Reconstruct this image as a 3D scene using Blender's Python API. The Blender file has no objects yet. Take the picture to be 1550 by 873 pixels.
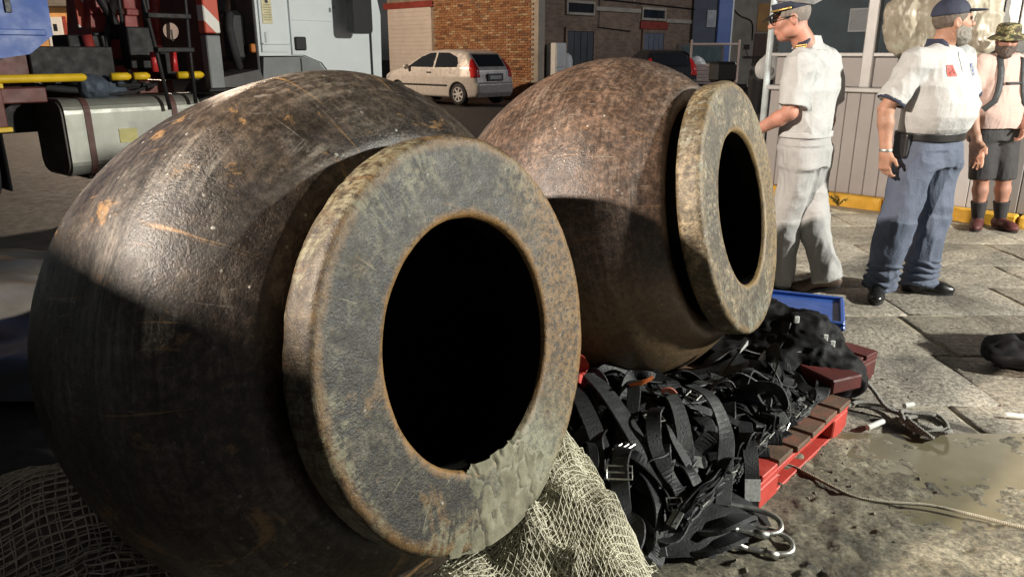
import bpy, bmesh, math, random
import numpy as np
import openvdb
from mathutils import Vector, Matrix
from mathutils.bvhtree import BVHTree

random.seed(7)
RNG = np.random.default_rng(7)
SC = bpy.context.scene
COL = SC.collection
R = math.radians

# ------------------------------------------------------------------ camera
cam_data = bpy.data.cameras.new('camera')
cam_data.sensor_width = 36.0
cam_data.lens = 26.71
cam_data.clip_start = 0.05
cam_data.clip_end = 500.0
cam = bpy.data.objects.new('camera', cam_data)
COL.objects.link(cam)
cam.location = (0, 0, 1.45)
cam.rotation_euler = (R(90 - 17.2), 0, 0)
SC.camera = cam

# ------------------------------------------------------------------ night sky and faint moon
world = bpy.data.worlds.new('World')
SC.world = world
world.use_nodes = True
wn = world.node_tree
for n in list(wn.nodes):
    wn.nodes.remove(n)
sky = wn.nodes.new('ShaderNodeTexSky')
sky.sky_type = 'NISHITA'
sky.sun_disc = False
sky.sun_elevation = R(4)
sky.sun_rotation = R(150)
bg = wn.nodes.new('ShaderNodeBackground')
bg.inputs['Strength'].default_value = 0.014
wo = wn.nodes.new('ShaderNodeOutputWorld')
hs = wn.nodes.new('ShaderNodeHueSaturation')
hs.inputs['Saturation'].default_value = 0.05
wn.links.new(sky.outputs[0], hs.inputs['Color'])
wn.links.new(hs.outputs[0], bg.inputs['Color'])
wn.links.new(bg.outputs[0], wo.inputs['Surface'])
sun_data = bpy.data.lights.new('moon', 'SUN')
sun_data.energy = 0.02
sun_data.angle = R(0.5)
sun_data.color = (0.8, 0.88, 1.0)
sun = bpy.data.objects.new('moon', sun_data)
COL.objects.link(sun)
sun.rotation_euler = (R(50), 0, R(30))

SC.view_settings.view_transform = 'Standard'
SC.view_settings.look = 'None'
SC.view_settings.gamma = 1.0
SC.view_settings.exposure = 0.0
SC.cycles.max_bounces = 6

# ------------------------------------------------------------------ materials
class NT:
    def __init__(self, name):
        self.m = bpy.data.materials.new(name)
        self.m.use_nodes = True
        self.t = self.m.node_tree
        self.b = self.t.nodes['Principled BSDF']
        self._tc = None
    def put(self, sock, v):
        if hasattr(v, 'is_output'):
            self.t.links.new(v, sock)
        elif isinstance(v, (tuple, list)) and len(v) == 3 and sock.type == 'RGBA':
            sock.default_value = (*v, 1)
        else:
            sock.default_value = v
    def n(self, ty, ins=None, **props):
        nd = self.t.nodes.new(ty)
        for k, v in props.items():
            setattr(nd, k, v)
        for k, v in (ins or {}).items():
            self.put(nd.inputs[k], v)
        return nd
    def obj(self):
        if self._tc is None:
            self._tc = self.n('ShaderNodeTexCoord')
        return self._tc.outputs['Object']
    def mapv(self, scale=(1, 1, 1), loc=(0, 0, 0), vec=None):
        return self.n('ShaderNodeMapping', {'Vector': vec or self.obj(), 'Scale': scale, 'Location': loc}).outputs[0]
    def noise(self, scale=5, detail=6, rough=0.6, vec=None, dist=0.0):
        return self.n('ShaderNodeTexNoise', {'Vector': vec or self.obj(), 'Scale': scale, 'Detail': detail, 'Roughness': rough, 'Distortion': dist}).outputs['Fac']
    def vor(self, scale=5, feature='F1', vec=None):
        return self.n('ShaderNodeTexVoronoi', {'Vector': vec or self.obj(), 'Scale': scale}, feature=feature).outputs['Distance']
    def ramp(self, fac, stops, interp='LINEAR'):
        nd = self.n('ShaderNodeValToRGB', {'Fac': fac})
        cr = nd.color_ramp
        cr.interpolation = interp
        while len(cr.elements) < len(stops):
            cr.elements.new(0.5)
        for e, (p, c) in zip(cr.elements, stops):
            e.position = p
            e.color = (c, c, c, 1) if isinstance(c, (int, float)) else (*c, 1)
        return nd.outputs['Color']
    def mix(self, fac, a, b, blend='MIX'):
        nd = self.n('ShaderNodeMix', data_type='RGBA', blend_type=blend)
        self.put(nd.inputs[0], fac); self.put(nd.inputs[6], a); self.put(nd.inputs[7], b)
        return nd.outputs[2]
    def math(self, op, a, b=0.0, clamp=False):
        nd = self.n('ShaderNodeMath', operation=op, use_clamp=clamp)
        self.put(nd.inputs[0], a); self.put(nd.inputs[1], b)
        return nd.outputs[0]
    def bump(self, h, strength=0.3, dist=0.01):
        nd = self.n('ShaderNodeBump', {'Height': h, 'Strength': strength, 'Distance': dist})
        self.t.links.new(nd.outputs[0], self.b.inputs['Normal'])
    def out(self, col, rough=0.6, metal=0.0, spec=None):
        self.put(self.b.inputs['Base Color'], col)
        self.put(self.b.inputs['Roughness'], rough)
        self.put(self.b.inputs['Metallic'], metal)
        if spec is not None:
            self.put(self.b.inputs['Specular IOR Level'], spec)
        return self.m

def dk(c, k):
    return tuple(x * k for x in c)

def mat(name, col, rough=0.6, metal=0.0, var=0.25, scale=6.0, bump=0.15, bscale=60.0, col2=None, spec=None, stretch=(1, 1, 1)):
    t = NT(name)
    f = t.noise(scale, 7, 0.65, t.mapv(stretch))
    c = t.ramp(f, [(0.3, dk(col, 1 - var)), (0.52, col), (0.72, col2 or dk(col, 1 + var))])
    if bump:
        t.bump(t.noise(bscale, 4, 0.6), bump, 0.004)
    rg = t.ramp(t.noise(scale * 2.3, 4, 0.6), [(0.3, max(0.03, rough - 0.1)), (0.7, min(1, rough + 0.1))])
    return t.out(c, rg, metal, spec)

def drum_mat(name, base, mid, pale, ochre, a_och, a_pale, rough=0.34, seed=0.0, flange=False, verd=None, mud=None, low=None):
    """scaled, scraped old metal; object Z is the axis, object Y is up"""
    t = NT(name)
    sep = t.n('ShaderNodeSeparateXYZ', {'Vector': t.obj()})
    X, Y, Z = sep.outputs[0], sep.outputs[1], sep.outputs[2]
    ang = t.math('ARCTAN2', X, Y)
    r = t.math('SQRT', t.math('ADD', t.math('MULTIPLY', X, X), t.math('MULTIPLY', Y, Y)))
    def vec(a, b, c=0.0):
        return t.n('ShaderNodeCombineXYZ', {'X': a, 'Y': b, 'Z': c}).outputs[0]
    M = lambda s, l=0.0: t.math('ADD', t.math('MULTIPLY', s, 1.0), l)
    along = Z if not flange else r            # across the streaks
    mul = lambda a, k: t.math('MULTIPLY', a, k)
    big = t.noise(2.6, 9, 0.66, t.mapv(loc=(seed, seed * 1.7, 1)), 0.8)
    c = t.ramp(big, [(0.36, base), (0.5, mid), (0.64, dk(mid, 1.7))])
    # fine mottling
    fine = t.noise(52.0, 6, 0.76, t.mapv(loc=(seed, 0, 0)))
    midn = t.noise(13.0, 6, 0.7, t.mapv(loc=(seed + 5, 3, 0)), 0.4)
    c = t.mix(0.9 if flange else 0.6, c, t.math('MULTIPLY', t.ramp(fine, [(0.40, 0.10), (0.5, 0.38), (0.60, 0.95)]), 2.4), 'MULTIPLY')
    c = t.mix(1.0, c, t.math('MULTIPLY', t.ramp(midn, [(0.40, 0.30 if flange else 0.46), (0.5, 0.48), (0.60, 0.74 if flange else 0.55)]), 1.9), 'MULTIPLY')
    blot = t.ramp(t.noise(11.0, 6, 0.72, t.mapv(loc=(seed + 1, 7, 4)), 0.5), [(0.52, 0.0), (0.57, 1.0)])
    c = t.mix(mul(t.math('MULTIPLY', blot, t.ramp(fine, [(0.45, 0.0), (0.54, 1.0)])), 0.36 if flange else 0.0), dk(base, 0.8) if False else c, dk(pale, 0.75))
    dark = t.ramp(t.noise(6.0, 6, 0.7, t.mapv(loc=(seed + 6, 2, 8)), 0.4), [(0.49, 0.0), (0.55, 1.0)])
    c = t.mix(mul(dark, 0.7 if flange else 0.0), c, base)
    # pale frosting, brushed round the barrel (or outwards over the flange)
    brush = t.noise(1.0, 6, 0.75, vec(mul(ang, 2.2 if not flange else 30.0), mul(along, 60.0 if not flange else 4.0), seed), 0.4)
    if not flange:
        c = t.mix(0.8, c, mul(t.ramp(brush, [(0.40, 0.40), (0.5, 0.54), (0.60, 0.80)]), 1.8), 'MULTIPLY')
    frost = t.ramp(t.noise(3.4, 8, 0.72, t.mapv(loc=(seed + 3, 1, 2)), 0.7), [(0.50, 0.0), (0.63, 1.0)])
    fr = mul(t.math('MULTIPLY', frost, t.ramp(t.math('ADD', mul(brush, 0.7), mul(fine, 0.3)), [(0.46, 0.0), (0.60, 1.0)])), a_pale)
    c = t.mix(fr, c, pale)
    # rust-coloured patches and long scratches along the axis
    wash = t.ramp(t.noise(4.5, 10, 0.75, t.mapv((1, 1, 0.6), (seed + 9, 4, 1)), 1.2), [(0.585, 0.0), (0.625, 1.0)])
    c = t.mix(t.math('MULTIPLY', wash, t.math('MULTIPLY', a_och, t.ramp(fine, [(0.4, 0.4), (0.55, 1.0)]))), c, ochre)
    if not flange:
        for (ka, kz, th, se) in ((16.0, 1.6, 0.685, 1.0), (30.0, 2.6, 0.71, 4.0), (75.0, 5.0, 0.71, 8.0)):
            sc = t.ramp(t.noise(1.0, 3, 0.5, vec(mul(ang, ka), mul(Z, kz), seed + se), 0.35), [(th - 0.015, 0.0), (th + 0.02, 1.0)])
            c = t.mix(mul(t.math('MULTIPLY', sc, t.ramp(fine, [(0.36, 0.3), (0.52, 1.0)])), 0.8), c, ochre if se < 8 else pale)
    else:
        sc = t.ramp(t.noise(1.0, 3, 0.5, vec(mul(ang, 48.0), mul(r, 9.0), seed), 0.3), [(0.69, 0.0), (0.72, 1.0)])
        c = t.mix(mul(sc, 0.7), c, pale)
    for (kv, lc) in (((60, 7, 42), 1), ((8, 64, 30), 5)):
        sc = t.ramp(t.noise(1.0, 2, 0.5, t.mapv(kv, (lc, seed, 2)), 0.5), [(0.71, 0.0), (0.75, 1.0)])
        c = t.mix(mul(t.math('MULTIPLY', sc, t.ramp(big, [(0.45, 0.0), (0.55, 1.0)])), 0.5), c, pale)
    if flange:
        rr = t.math('ADD', r, mul(t.math('SUBTRACT', t.noise(11.0, 8, 0.75), 0.5), 0.055))
        ed = t.ramp(mul(rr, 2.0), [(0.578, 1.0), (0.61, 0.0), (0.860, 0.0), (0.892, 0.6), (0.904, 0.6), (0.922, 0.12)])
        c = t.mix(t.math('MULTIPLY', ed, t.ramp(fine, [(0.36, 0.35), (0.5, 0.95)])), c, ochre)
        if verd:
            gm = t.ramp(t.noise(4.2, 6, 0.68, t.mapv(loc=(seed + 2, 6, 3)), 0.9), [(0.52, 0.0), (0.57, 1.0)])
            gm = t.math('MULTIPLY', gm, t.ramp(mul(rr, 2.0), [(0.68, 0.1), (0.82, 1.0)]))
            c = t.mix(t.math('MULTIPLY', gm, t.ramp(t.math('ADD', mul(brush, 0.5), mul(fine, 0.5)), [(0.46, 0.0), (0.56, 0.9)])), c, verd)
        # ochre mottling over one flank
        fl = t.ramp(t.math('ADD', X, mul(t.math('SUBTRACT', t.noise(5.0, 8, 0.75), 0.5), 0.35)), [(0.16, 0.0), (0.36, 1.0)])
        c = t.mix(mul(t.math('MULTIPLY', fl, t.ramp(fine, [(0.44, 0.15), (0.55, 1.0)])), 0.7), c, dk(ochre, 1.05))
    if low:
        lm = t.ramp(t.math('ADD', Y, mul(t.math('SUBTRACT', t.noise(3.0, 8, 0.7), 0.5), 0.5)), [(-0.0, 0.0), (0.0, 0.0)]) if False else None
        lm = t.ramp(t.math('ADD', mul(t.math('ADD', Y, mul(t.math('SUBTRACT', t.noise(2.4, 8, 0.7), 0.5), 0.55)), -1.0), 0.3), [(0.34, 0.0), (0.52, 1.0)])
        c = t.mix(mul(t.math('MULTIPLY', lm, t.ramp(fine, [(0.36, 0.35), (0.54, 1.0)])), 0.75), c, low)
    # specks
    v = t.ramp(t.vor(24.0), [(0.06, 1.0), (0.12, 0.0)])
    v2 = t.math('MULTIPLY', v, t.ramp(t.noise(4.0, 4, 0.6, t.mapv(loc=(8, 8, seed))), [(0.48, 0.0), (0.6, 1.0)]))
    c = t.mix(mul(v2, 0.8), c, (0.40, 0.38, 0.33))
    v3 = t.math('MULTIPLY', t.ramp(t.vor(85.0), [(0.07, 1.0), (0.16, 0.0)]), t.ramp(t.noise(7.0, 4, 0.65), [(0.50, 0.0), (0.60, 1.0)]))
    c = t.mix(mul(v3, 0.5), c, pale)
    if mud:
        nz = mul(t.math('SUBTRACT', t.noise(6.0, 9, 0.75, t.mapv((1, 0.6, 1))), 0.5), 0.45)
        lo_ = t.ramp(mul(t.math('ADD', Y, nz), -1.0), [(0.16, 0.0), (0.30, 1.0)])
        xr = t.ramp(t.math('ADD', t.math('ADD', X, mul(nz, 0.6)), 0.5), [(0.40, 0.0), (0.55, 1.0), (0.72, 1.0), (0.82, 0.3)])
        mm = t.math('MULTIPLY', lo_, xr)
        c = t.mix(mul(mm, 0.85), c, t.mix(t.ramp(fine, [(0.38, 0.0), (0.55, 1.0)]), dk(mud, 0.45), mud))
    h = t.math('ADD', mul(fine, 0.6), mul(t.noise(170.0, 3, 0.65), 0.5))
    h = t.math('ADD', h, t.math('ADD', mul(v2, 0.5), mul(fr, 0.2)))
    t.bump(h, 0.7, 0.005)
    rg = t.ramp(t.noise(14.0, 7, 0.75), [(0.32, rough - 0.1), (0.68, rough + 0.2)])
    return t.out(c, rg, 0.0, 0.6)

def flat(name, col, rough=0.6, metal=0.0, spec=None):
    return mat(name, col, rough, metal, 0.12, 9.0, 0.05, 90.0, None, spec)

# ------------------------------------------------------------------ objects
def tag(o, label=None, cat=None, group=None, kind=None):
    if label: o['label'] = label
    if cat: o['category'] = cat
    if group: o['group'] = group
    if kind: o['kind'] = kind
    return o

def thing(name, label, cat, loc=(0, 0, 0), rz=0.0, group=None):
    o = bpy.data.objects.new(name, None)
    o.empty_display_size = 0.1
    COL.objects.link(o)
    o.location = loc
    o.rotation_euler = (0, 0, rz)
    return tag(o, label, cat, group)

def link(name, me, m=None, parent=None, smooth=False):
    if m is not None:
        me.materials.clear()
        me.materials.append(m)
    if smooth:
        me.polygons.foreach_set('use_smooth', [True] * len(me.polygons))
    o = bpy.data.objects.new(name, me)
    COL.objects.link(o)
    if parent is not None:
        o.parent = parent
    return o

def mesh_from(name, V, Fc):
    me = bpy.data.meshes.new(name)
    me.from_pydata([tuple(map(float, v)) for v in V], [], [tuple(map(int, f)) for f in Fc])
    me.validate()
    me.update()
    return me

def mesh_fast(name, V, Q):
    """V (n,3), Q (m,k) with k 3 or 4: no python loop."""
    V = np.asarray(V, np.float32); Q = np.asarray(Q, np.int32)
    k = Q.shape[1]
    me = bpy.data.meshes.new(name)
    me.vertices.add(len(V)); me.vertices.foreach_set('co', V.ravel())
    me.loops.add(Q.size); me.loops.foreach_set('vertex_index', Q.ravel())
    me.polygons.add(len(Q))
    me.polygons.foreach_set('loop_start', np.arange(0, Q.size, k, dtype=np.int32))
    me.polygons.foreach_set('loop_total', np.full(len(Q), k, np.int32))
    me.update(calc_edges=True)
    me.validate()
    return me

class MB:
    """collects shapes into ONE mesh"""
    def __init__(self):
        self.V = []; self.F = []
    def add(self, V, Fc):
        n = len(self.V)
        self.V += [tuple(v) for v in V]
        self.F += [tuple(i + n for i in f) for f in Fc]
        return self
    def box(self, c, s, rot=None, ch=0.0):
        sx, sy, sz = s[0] / 2, s[1] / 2, s[2] / 2
        M = rot if rot is not None else Matrix.Identity(3)
        c = Vector(c)
        if ch <= 0:
            P = [(x * sx, y * sy, z * sz) for x in (-1, 1) for y in (-1, 1) for z in (-1, 1)]
            Fc = [(0, 1, 3, 2), (4, 6, 7, 5), (0, 4, 5, 1), (2, 3, 7, 6), (0, 2, 6, 4), (1, 5, 7, 3)]
        else:
            bm = bmesh.new()
            bmesh.ops.create_cube(bm, size=1.0)
            for v in bm.verts:
                v.co = (v.co.x * s[0], v.co.y * s[1], v.co.z * s[2])
            bmesh.ops.bevel(bm, geom=bm.edges[:] , offset=ch, segments=1, affect='EDGES')
            bm.verts.index_update()
            P = [v.co[:] for v in bm.verts]; Fc = [[v.index for v in f.verts] for f in bm.faces]
            bm.free()
        return self.add([c + M @ Vector(p) for p in P], Fc)
    def tube(self, pts, r, n=8, closed=False):
        pts = [Vector(p) for p in pts]
        N = len(pts)
        rs = r if isinstance(r, (list, tuple)) else [r] * N
        V = []; up = None
        for i, p in enumerate(pts):
            a = pts[(i - 1) % N] if (closed or i > 0) else p
            b = pts[(i + 1) % N] if (closed or i < N - 1) else p
            d = (b - a).normalized()
            if up is None:
                up = Vector((0, 0, 1)) if abs(d.z) < 0.9 else Vector((1, 0, 0))
            s = d.cross(up).normalized(); up = s.cross(d).normalized()
            for k in range(n):
                an = 2 * math.pi * k / n
                V.append(p + (s * math.cos(an) + up * math.sin(an)) * rs[i])
        Fc = []
        for i in range(N if closed else N - 1):
            j = (i + 1) % N
            for k in range(n):
                l = (k + 1) % n
                Fc.append((i * n + k, i * n + l, j * n + l, j * n + k))
        if not closed:
            Fc.append(tuple(range(n))[::-1]); Fc.append(tuple((N - 1) * n + k for k in range(n)))
        return self.add(V, Fc)
    def lathe(self, prof, n=32, M=None, cap=False):
        """profile (r,z) round local Z"""
        M = M or Matrix.Identity(4)
        V = []; Fc = []
        for (r, z) in prof:
            for k in range(n):
                a = 2 * math.pi * k / n
                V.append(M @ Vector((r * math.cos(a), r * math.sin(a), z)))
        for i in range(len(prof) - 1):
            for k in range(n):
                l = (k + 1) % n
                Fc.append((i * n + k, i * n + l, (i + 1) * n + l, (i + 1) * n + k))
        if cap:
            Fc.append(tuple(range(n))[::-1]); Fc.append(tuple((len(prof) - 1) * n + k for k in range(n)))
        return self.add(V, Fc)
    def prism(self, poly, y0, y1, axis='y'):
        """extrude polygon of (x,z) from y0 to y1"""
        n = len(poly)
        f = {'y': lambda p, y: (p[0], y, p[1]), 'x': lambda p, y: (y, p[0], p[1]), 'z': lambda p, y: (p[0], p[1], y)}[axis]
        V = [f(p, y0) for p in poly] + [f(p, y1) for p in poly]
        Fc = [tuple(range(n)), tuple(range(n, 2 * n))[::-1]] + [(i, i + n, (i + 1) % n + n, (i + 1) % n) for i in range(n)]
        return self.add(V, Fc)
    def mesh(self, name):
        me = mesh_from(name, self.V, self.F)
        bm = bmesh.new(); bm.from_mesh(me)
        bmesh.ops.recalc_face_normals(bm, faces=bm.faces[:])
        bm.to_mesh(me); bm.free()
        return me
    def build(self, name, m, parent=None, smooth=False):
        return link(name, self.mesh(name), m, parent, smooth)

def rotz(a): return Matrix.Rotation(a, 3, 'Z')
def catmull(P, n=8):
    P = [Vector(p) for p in P]
    P = [P[0] * 2 - P[1]] + P + [P[-1] * 2 - P[-2]]
    out = []
    for i in range(1, len(P) - 2):
        a, b, c, d = P[i - 1:i + 3]
        for k in range(n):
            t = k / n
            out.append(0.5 * ((2 * b) + (c - a) * t + (2 * a - 5 * b + 4 * c - d) * t * t + (3 * b - a - 3 * c + d) * t ** 3))
    out.append(P[-2])
    return out

# lattice value noise, vectorised; returns about -1..1
_TAB = np.random.default_rng(3).uniform(-1, 1, (64, 64, 64)).astype(np.float32)
def vnoise(P, scale=1.0, seed=0):
    P = np.asarray(P, float) * np.asarray(scale, float) + np.array([17.3, 5.1, 9.7]) * (seed + 1)
    I = np.floor(P).astype(int); f = P - I
    f = f * f * (3 - 2 * f)
    out = 0
    for dx in (0, 1):
        wx = f[..., 0] if dx else 1 - f[..., 0]
        for dy in (0, 1):
            wy = f[..., 1] if dy else 1 - f[..., 1]
            for dz in (0, 1):
                wz = f[..., 2] if dz else 1 - f[..., 2]
                out = out + wx * wy * wz * _TAB[(I[..., 0] + dx) & 63, (I[..., 1] + dy) & 63, (I[..., 2] + dz) & 63]
    return out
def fbm(P, scale=1.0, seed=0, oct=4):
    a = 1.0; s = 0
    sc = np.asarray(scale, float)
    for o in range(oct):
        s = s + a * vnoise(P, sc * 2 ** o, seed + o * 3); a *= 0.5
    return s / 1.6

# ------------------------------------------------------------------ implicit shapes -> one continuous surface
class SDF:
    def __init__(self, lo, hi, h):
        self.lo = np.array(lo, float); self.h = h
        self.n = np.ceil((np.array(hi, float) - self.lo) / h).astype(int) + 1
        self.D = np.full(self.n, 0.2, np.float32)
    def sl(self, lo, hi, pad):
        a = np.clip(np.floor((np.array(lo, float) - pad - self.lo) / self.h).astype(int), 0, self.n)
        b = np.clip(np.ceil((np.array(hi, float) + pad - self.lo) / self.h).astype(int) + 1, 0, self.n)
        if np.any(b <= a):
            return None, None
        ax = [self.lo[i] + self.h * np.arange(a[i], b[i]) for i in range(3)]
        P = np.stack(np.meshgrid(*ax, indexing='ij'), -1)
        return (slice(a[0], b[0]), slice(a[1], b[1]), slice(a[2], b[2])), P
    def comb(self, s, d, k, op='u'):
        D = self.D[s]
        if op == 'u':
            if k > 0:
                g = np.clip(0.5 + 0.5 * (D - d) / k, 0, 1)
                self.D[s] = D * (1 - g) + d * g - k * g * (1 - g)
            else:
                self.D[s] = np.minimum(D, d)
        elif op == 's':
            if k > 0:
                g = np.clip(0.5 - 0.5 * (D + d) / k, 0, 1)
                self.D[s] = D * (1 - g) - d * g + k * g * (1 - g)
            else:
                self.D[s] = np.maximum(D, -d)
        return self
    def cone(self, a, b, ra, rb, k=0.02, op='u', cap=False, flat=None):
        """round cone; flat=(axis, ratio) squashes across a direction; cap cuts both ends square"""
        a = np.array(a, float); b = np.array(b, float); m = max(ra, rb)
        s, P = self.sl(np.minimum(a, b) - m, np.maximum(a, b) + m, k + 2 * self.h)
        if s is None: return self
        ab = b - a; L2 = ab @ ab; L = math.sqrt(L2)
        q = P - a; t = q @ ab / L2; tc = np.clip(t, -0.5 if cap else 0, 1.5 if cap else 1)
        w = q - tc[..., None] * ab
        if flat:
            ax = np.array(flat[0], float); ax = ax / np.linalg.norm(ax)
            w = w + (w @ ax)[..., None] * ax * (1 / flat[1] - 1)
        d = np.sqrt((w * w).sum(-1)) - (ra + (rb - ra) * np.clip(t, 0, 1))
        if flat: d = d * (0.5 + 0.5 * flat[1])
        if cap:
            d = np.maximum(d, np.maximum(-t * L, (t - 1) * L))
        return self.comb(s, d, k, op)
    def chain(self, pts, rs, k=0.02, op='u'):
        for i in range(len(pts) - 1):
            self.cone(pts[i], pts[i + 1], rs[i], rs[i + 1], k, op)
        return self
    def ell(self, c, r, M=None, k=0.02, op='u', clip=None):
        """ellipsoid; M rows = local axes; clip = list of (point, normal) half spaces kept where (p-point).n<0"""
        c = np.array(c, float); r = np.array(r, float); m = r.max()
        s, P = self.sl(c - m, c + m, k + 2 * self.h)
        if s is None: return self
        q = P - c
        if M is not None: q = q @ np.array(M, float).T
        k0 = np.sqrt(((q / r) ** 2).sum(-1)) + 1e-9; k1 = np.sqrt(((q / (r * r)) ** 2).sum(-1)) + 1e-9
        d = k0 * (k0 - 1) / k1
        for (p, nn) in (clip or []):
            d = np.maximum(d, (P - np.array(p, float)) @ np.array(nn, float))
        return self.comb(s, d, k, op)
    def box(self, c, hs, M=None, k=0.01, rd=0.01, op='u'):
        c = np.array(c, float); hs = np.array(hs, float); m = np.linalg.norm(hs)
        s, P = self.sl(c - m, c + m, k + 2 * self.h)
        if s is None: return self
        q = P - c
        if M is not None: q = q @ np.array(M, float).T
        q = np.abs(q) - (hs - rd)
        d = np.sqrt((np.maximum(q, 0) ** 2).sum(-1)) + np.minimum(q.max(-1), 0) - rd
        return self.comb(s, d, k, op)
    def loft(self, secs, fw, k=0.02, op='u'):
        """sections (z, cx, cy, half width, half depth), depth along fw (2D)"""
        S = np.array(secs, float); S = S[np.argsort(S[:, 0])]
        m = max(S[:, 3].max(), S[:, 4].max())
        lo = (S[:, 1].min() - m, S[:, 2].min() - m, S[0, 0]); hi = (S[:, 1].max() + m, S[:, 2].max() + m, S[-1, 0])
        s, P = self.sl(lo, hi, k + 2 * self.h)
        if s is None: return self
        f = np.array(fw, float); f /= np.linalg.norm(f); rt = np.array([-f[1], f[0]])
        z = P[..., 2]
        I = [np.interp(z, S[:, 0], S[:, i]) for i in range(1, 5)]
        x = P[..., 0] - I[0]; y = P[..., 1] - I[1]
        u = (x * rt[0] + y * rt[1]) / I[2]; v = (x * f[0] + y * f[1]) / I[3]
        e = 2.4
        kk = (np.abs(u) ** e + np.abs(v) ** e) ** (1 / e)
        d = (kk - 1) * np.minimum(I[2], I[3])
        d = np.maximum(d, np.maximum(S[0, 0] - z, z - S[-1, 0]))
        return self.comb(s, d, k, op)
    def mesh(self, name, adapt=0.0):
        self.D[0] = self.D[-1] = 0.2; self.D[:, 0] = self.D[:, -1] = 0.2; self.D[:, :, 0] = self.D[:, :, -1] = 0.2
        g = openvdb.FloatGrid(0.2 / self.h)
        g.copyFromArray((self.D / self.h).astype(np.float32))
        pts, tri, quad = g.convertToPolygons(isovalue=0.0, adaptivity=adapt)
        V = np.asarray(pts, float) * self.h + self.lo
        # orient outwards: compare the signed volume
        tv = 0.0
        for Fa in (quad, tri):
            if len(Fa):
                Fa = np.asarray(Fa, np.int64); tv += (np.einsum('ij,ij->i', V[Fa[:, 0]], np.cross(V[Fa[:, 1]], V[Fa[:, 2]]))).sum()
        if tv > 0:
            quad = np.asarray(quad)[:, ::-1] if len(quad) else quad
            tri = np.asarray(tri)[:, ::-1] if len(tri) else tri
        Fs = []
        if len(quad): Fs.append(np.asarray(quad)[:, ::-1])
        if len(tri):
            me = mesh_from(name, V, [tuple(q) for q in (Fs[0] if Fs else [])] + [tuple(t) for t in np.asarray(tri)[:, ::-1]])
        else:
            me = mesh_fast(name, V, Fs[0])
        return me

def get_co(me):
    a = np.empty(len(me.vertices) * 3, np.float32); me.vertices.foreach_get('co', a); return a.reshape(-1, 3)
def get_no(me):
    a = np.empty(len(me.vertices) * 3, np.float32); me.vertices.foreach_get('normal', a); return a.reshape(-1, 3)
def displace(me, fn):
    V = get_co(me); N = get_no(me)
    V = V + N * fn(V)[:, None]
    me.vertices.foreach_set('co', V.astype(np.float32).ravel()); me.update()
    return me
def decal(me, origin, direc, up, w, h, name, m, parent, lift=0.003, nx=6, ny=6, shape=None):
    """a thin printed patch laid on a surface"""
    V = get_co(me); bv = BVHTree.FromPolygons([tuple(v) for v in V], [tuple(p.vertices) for p in me.polygons])
    d = Vector(direc).normalized(); u = Vector(up); r = d.cross(u).normalized(); u = r.cross(d).normalized()
    mb = MB(); idx = {}
    for j in range(ny + 1):
        for i in range(nx + 1):
            a, b = i / nx - 0.5, j / ny - 0.5
            o = Vector(origin) + r * a * w + u * b * h
            hit = bv.ray_cast(o - d * 0.4, d)
            if hit[0] is not None:
                idx[(i, j)] = len(mb.V); mb.V.append(tuple(hit[0] - d * lift))
    for j in range(ny):
        for i in range(nx):
            ks = [(i, j), (i + 1, j), (i + 1, j + 1), (i, j + 1)]
            if shape and not shape((i + 0.5) / nx - 0.5, (j + 0.5) / ny - 0.5): continue
            if all(k in idx for k in ks): mb.F.append(tuple(idx[k] for k in ks))
    return mb.build(name, m, parent)
# ------------------------------------------------------------------ palette
M_ASPH = mat('asphalt', (0.032, 0.028, 0.025), 0.8, 0, 0.5, 7.0, 0.6, 120)
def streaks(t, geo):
    """two dark bands that cross the ground"""
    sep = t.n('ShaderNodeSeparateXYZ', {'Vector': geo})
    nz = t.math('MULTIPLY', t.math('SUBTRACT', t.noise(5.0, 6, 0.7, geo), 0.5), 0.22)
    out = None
    for (x0, y0, dx, dy, w, x1) in ((1.42, 2.93, 0.64, -0.77, 0.035, 9), (1.55, 2.98, 0.80, -0.60, 0.03, 9)):  # dark bands laid along two slanting lines
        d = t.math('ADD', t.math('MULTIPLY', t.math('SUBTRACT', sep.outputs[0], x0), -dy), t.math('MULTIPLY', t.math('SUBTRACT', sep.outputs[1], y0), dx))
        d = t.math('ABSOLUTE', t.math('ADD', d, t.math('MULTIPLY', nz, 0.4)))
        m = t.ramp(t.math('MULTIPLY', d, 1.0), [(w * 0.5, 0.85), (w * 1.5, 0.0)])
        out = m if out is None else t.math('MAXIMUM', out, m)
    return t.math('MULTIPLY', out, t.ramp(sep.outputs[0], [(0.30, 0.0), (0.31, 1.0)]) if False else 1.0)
def stone_mat():
    t = NT('paving_stone')
    rnd = t.n('ShaderNodeObjectInfo').outputs['Random']
    geo = t.n('ShaderNodeNewGeometry').outputs['Position']
    base = t.ramp(rnd, [(0.0, (0.28, 0.25, 0.20)), (0.35, (0.35, 0.31, 0.245)), (0.7, (0.31, 0.285, 0.24)), (1.0, (0.39, 0.34, 0.27))])
    stain = t.ramp(t.noise(1.6, 7, 0.65, geo, 0.5), [(0.36, 0.42), (0.5, 0.9), (0.64, 1.15)])
    c = t.mix(1.0, base, stain, 'MULTIPLY')
    sp = t.ramp(t.noise(42, 9, 0.85, geo), [(0.38, 0.08), (0.5, 0.5), (0.6, 0.9)])
    c = t.mix(0.9, c, sp, 'OVERLAY')
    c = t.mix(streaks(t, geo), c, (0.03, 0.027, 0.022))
    wet = t.ramp(t.noise(0.9, 5, 0.6, geo), [(0.42, 0.42), (0.6, 0.78)])
    h = t.math('ADD', t.math('MULTIPLY', t.noise(30, 8, 0.75, geo), 1.0), t.math('MULTIPLY', t.noise(6, 4, 0.6, geo), 1.5))
    t.bump(h, 1.0, 0.016)
    return t.out(c, wet, 0, 0.5)
M_STONE = stone_mat()
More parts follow.
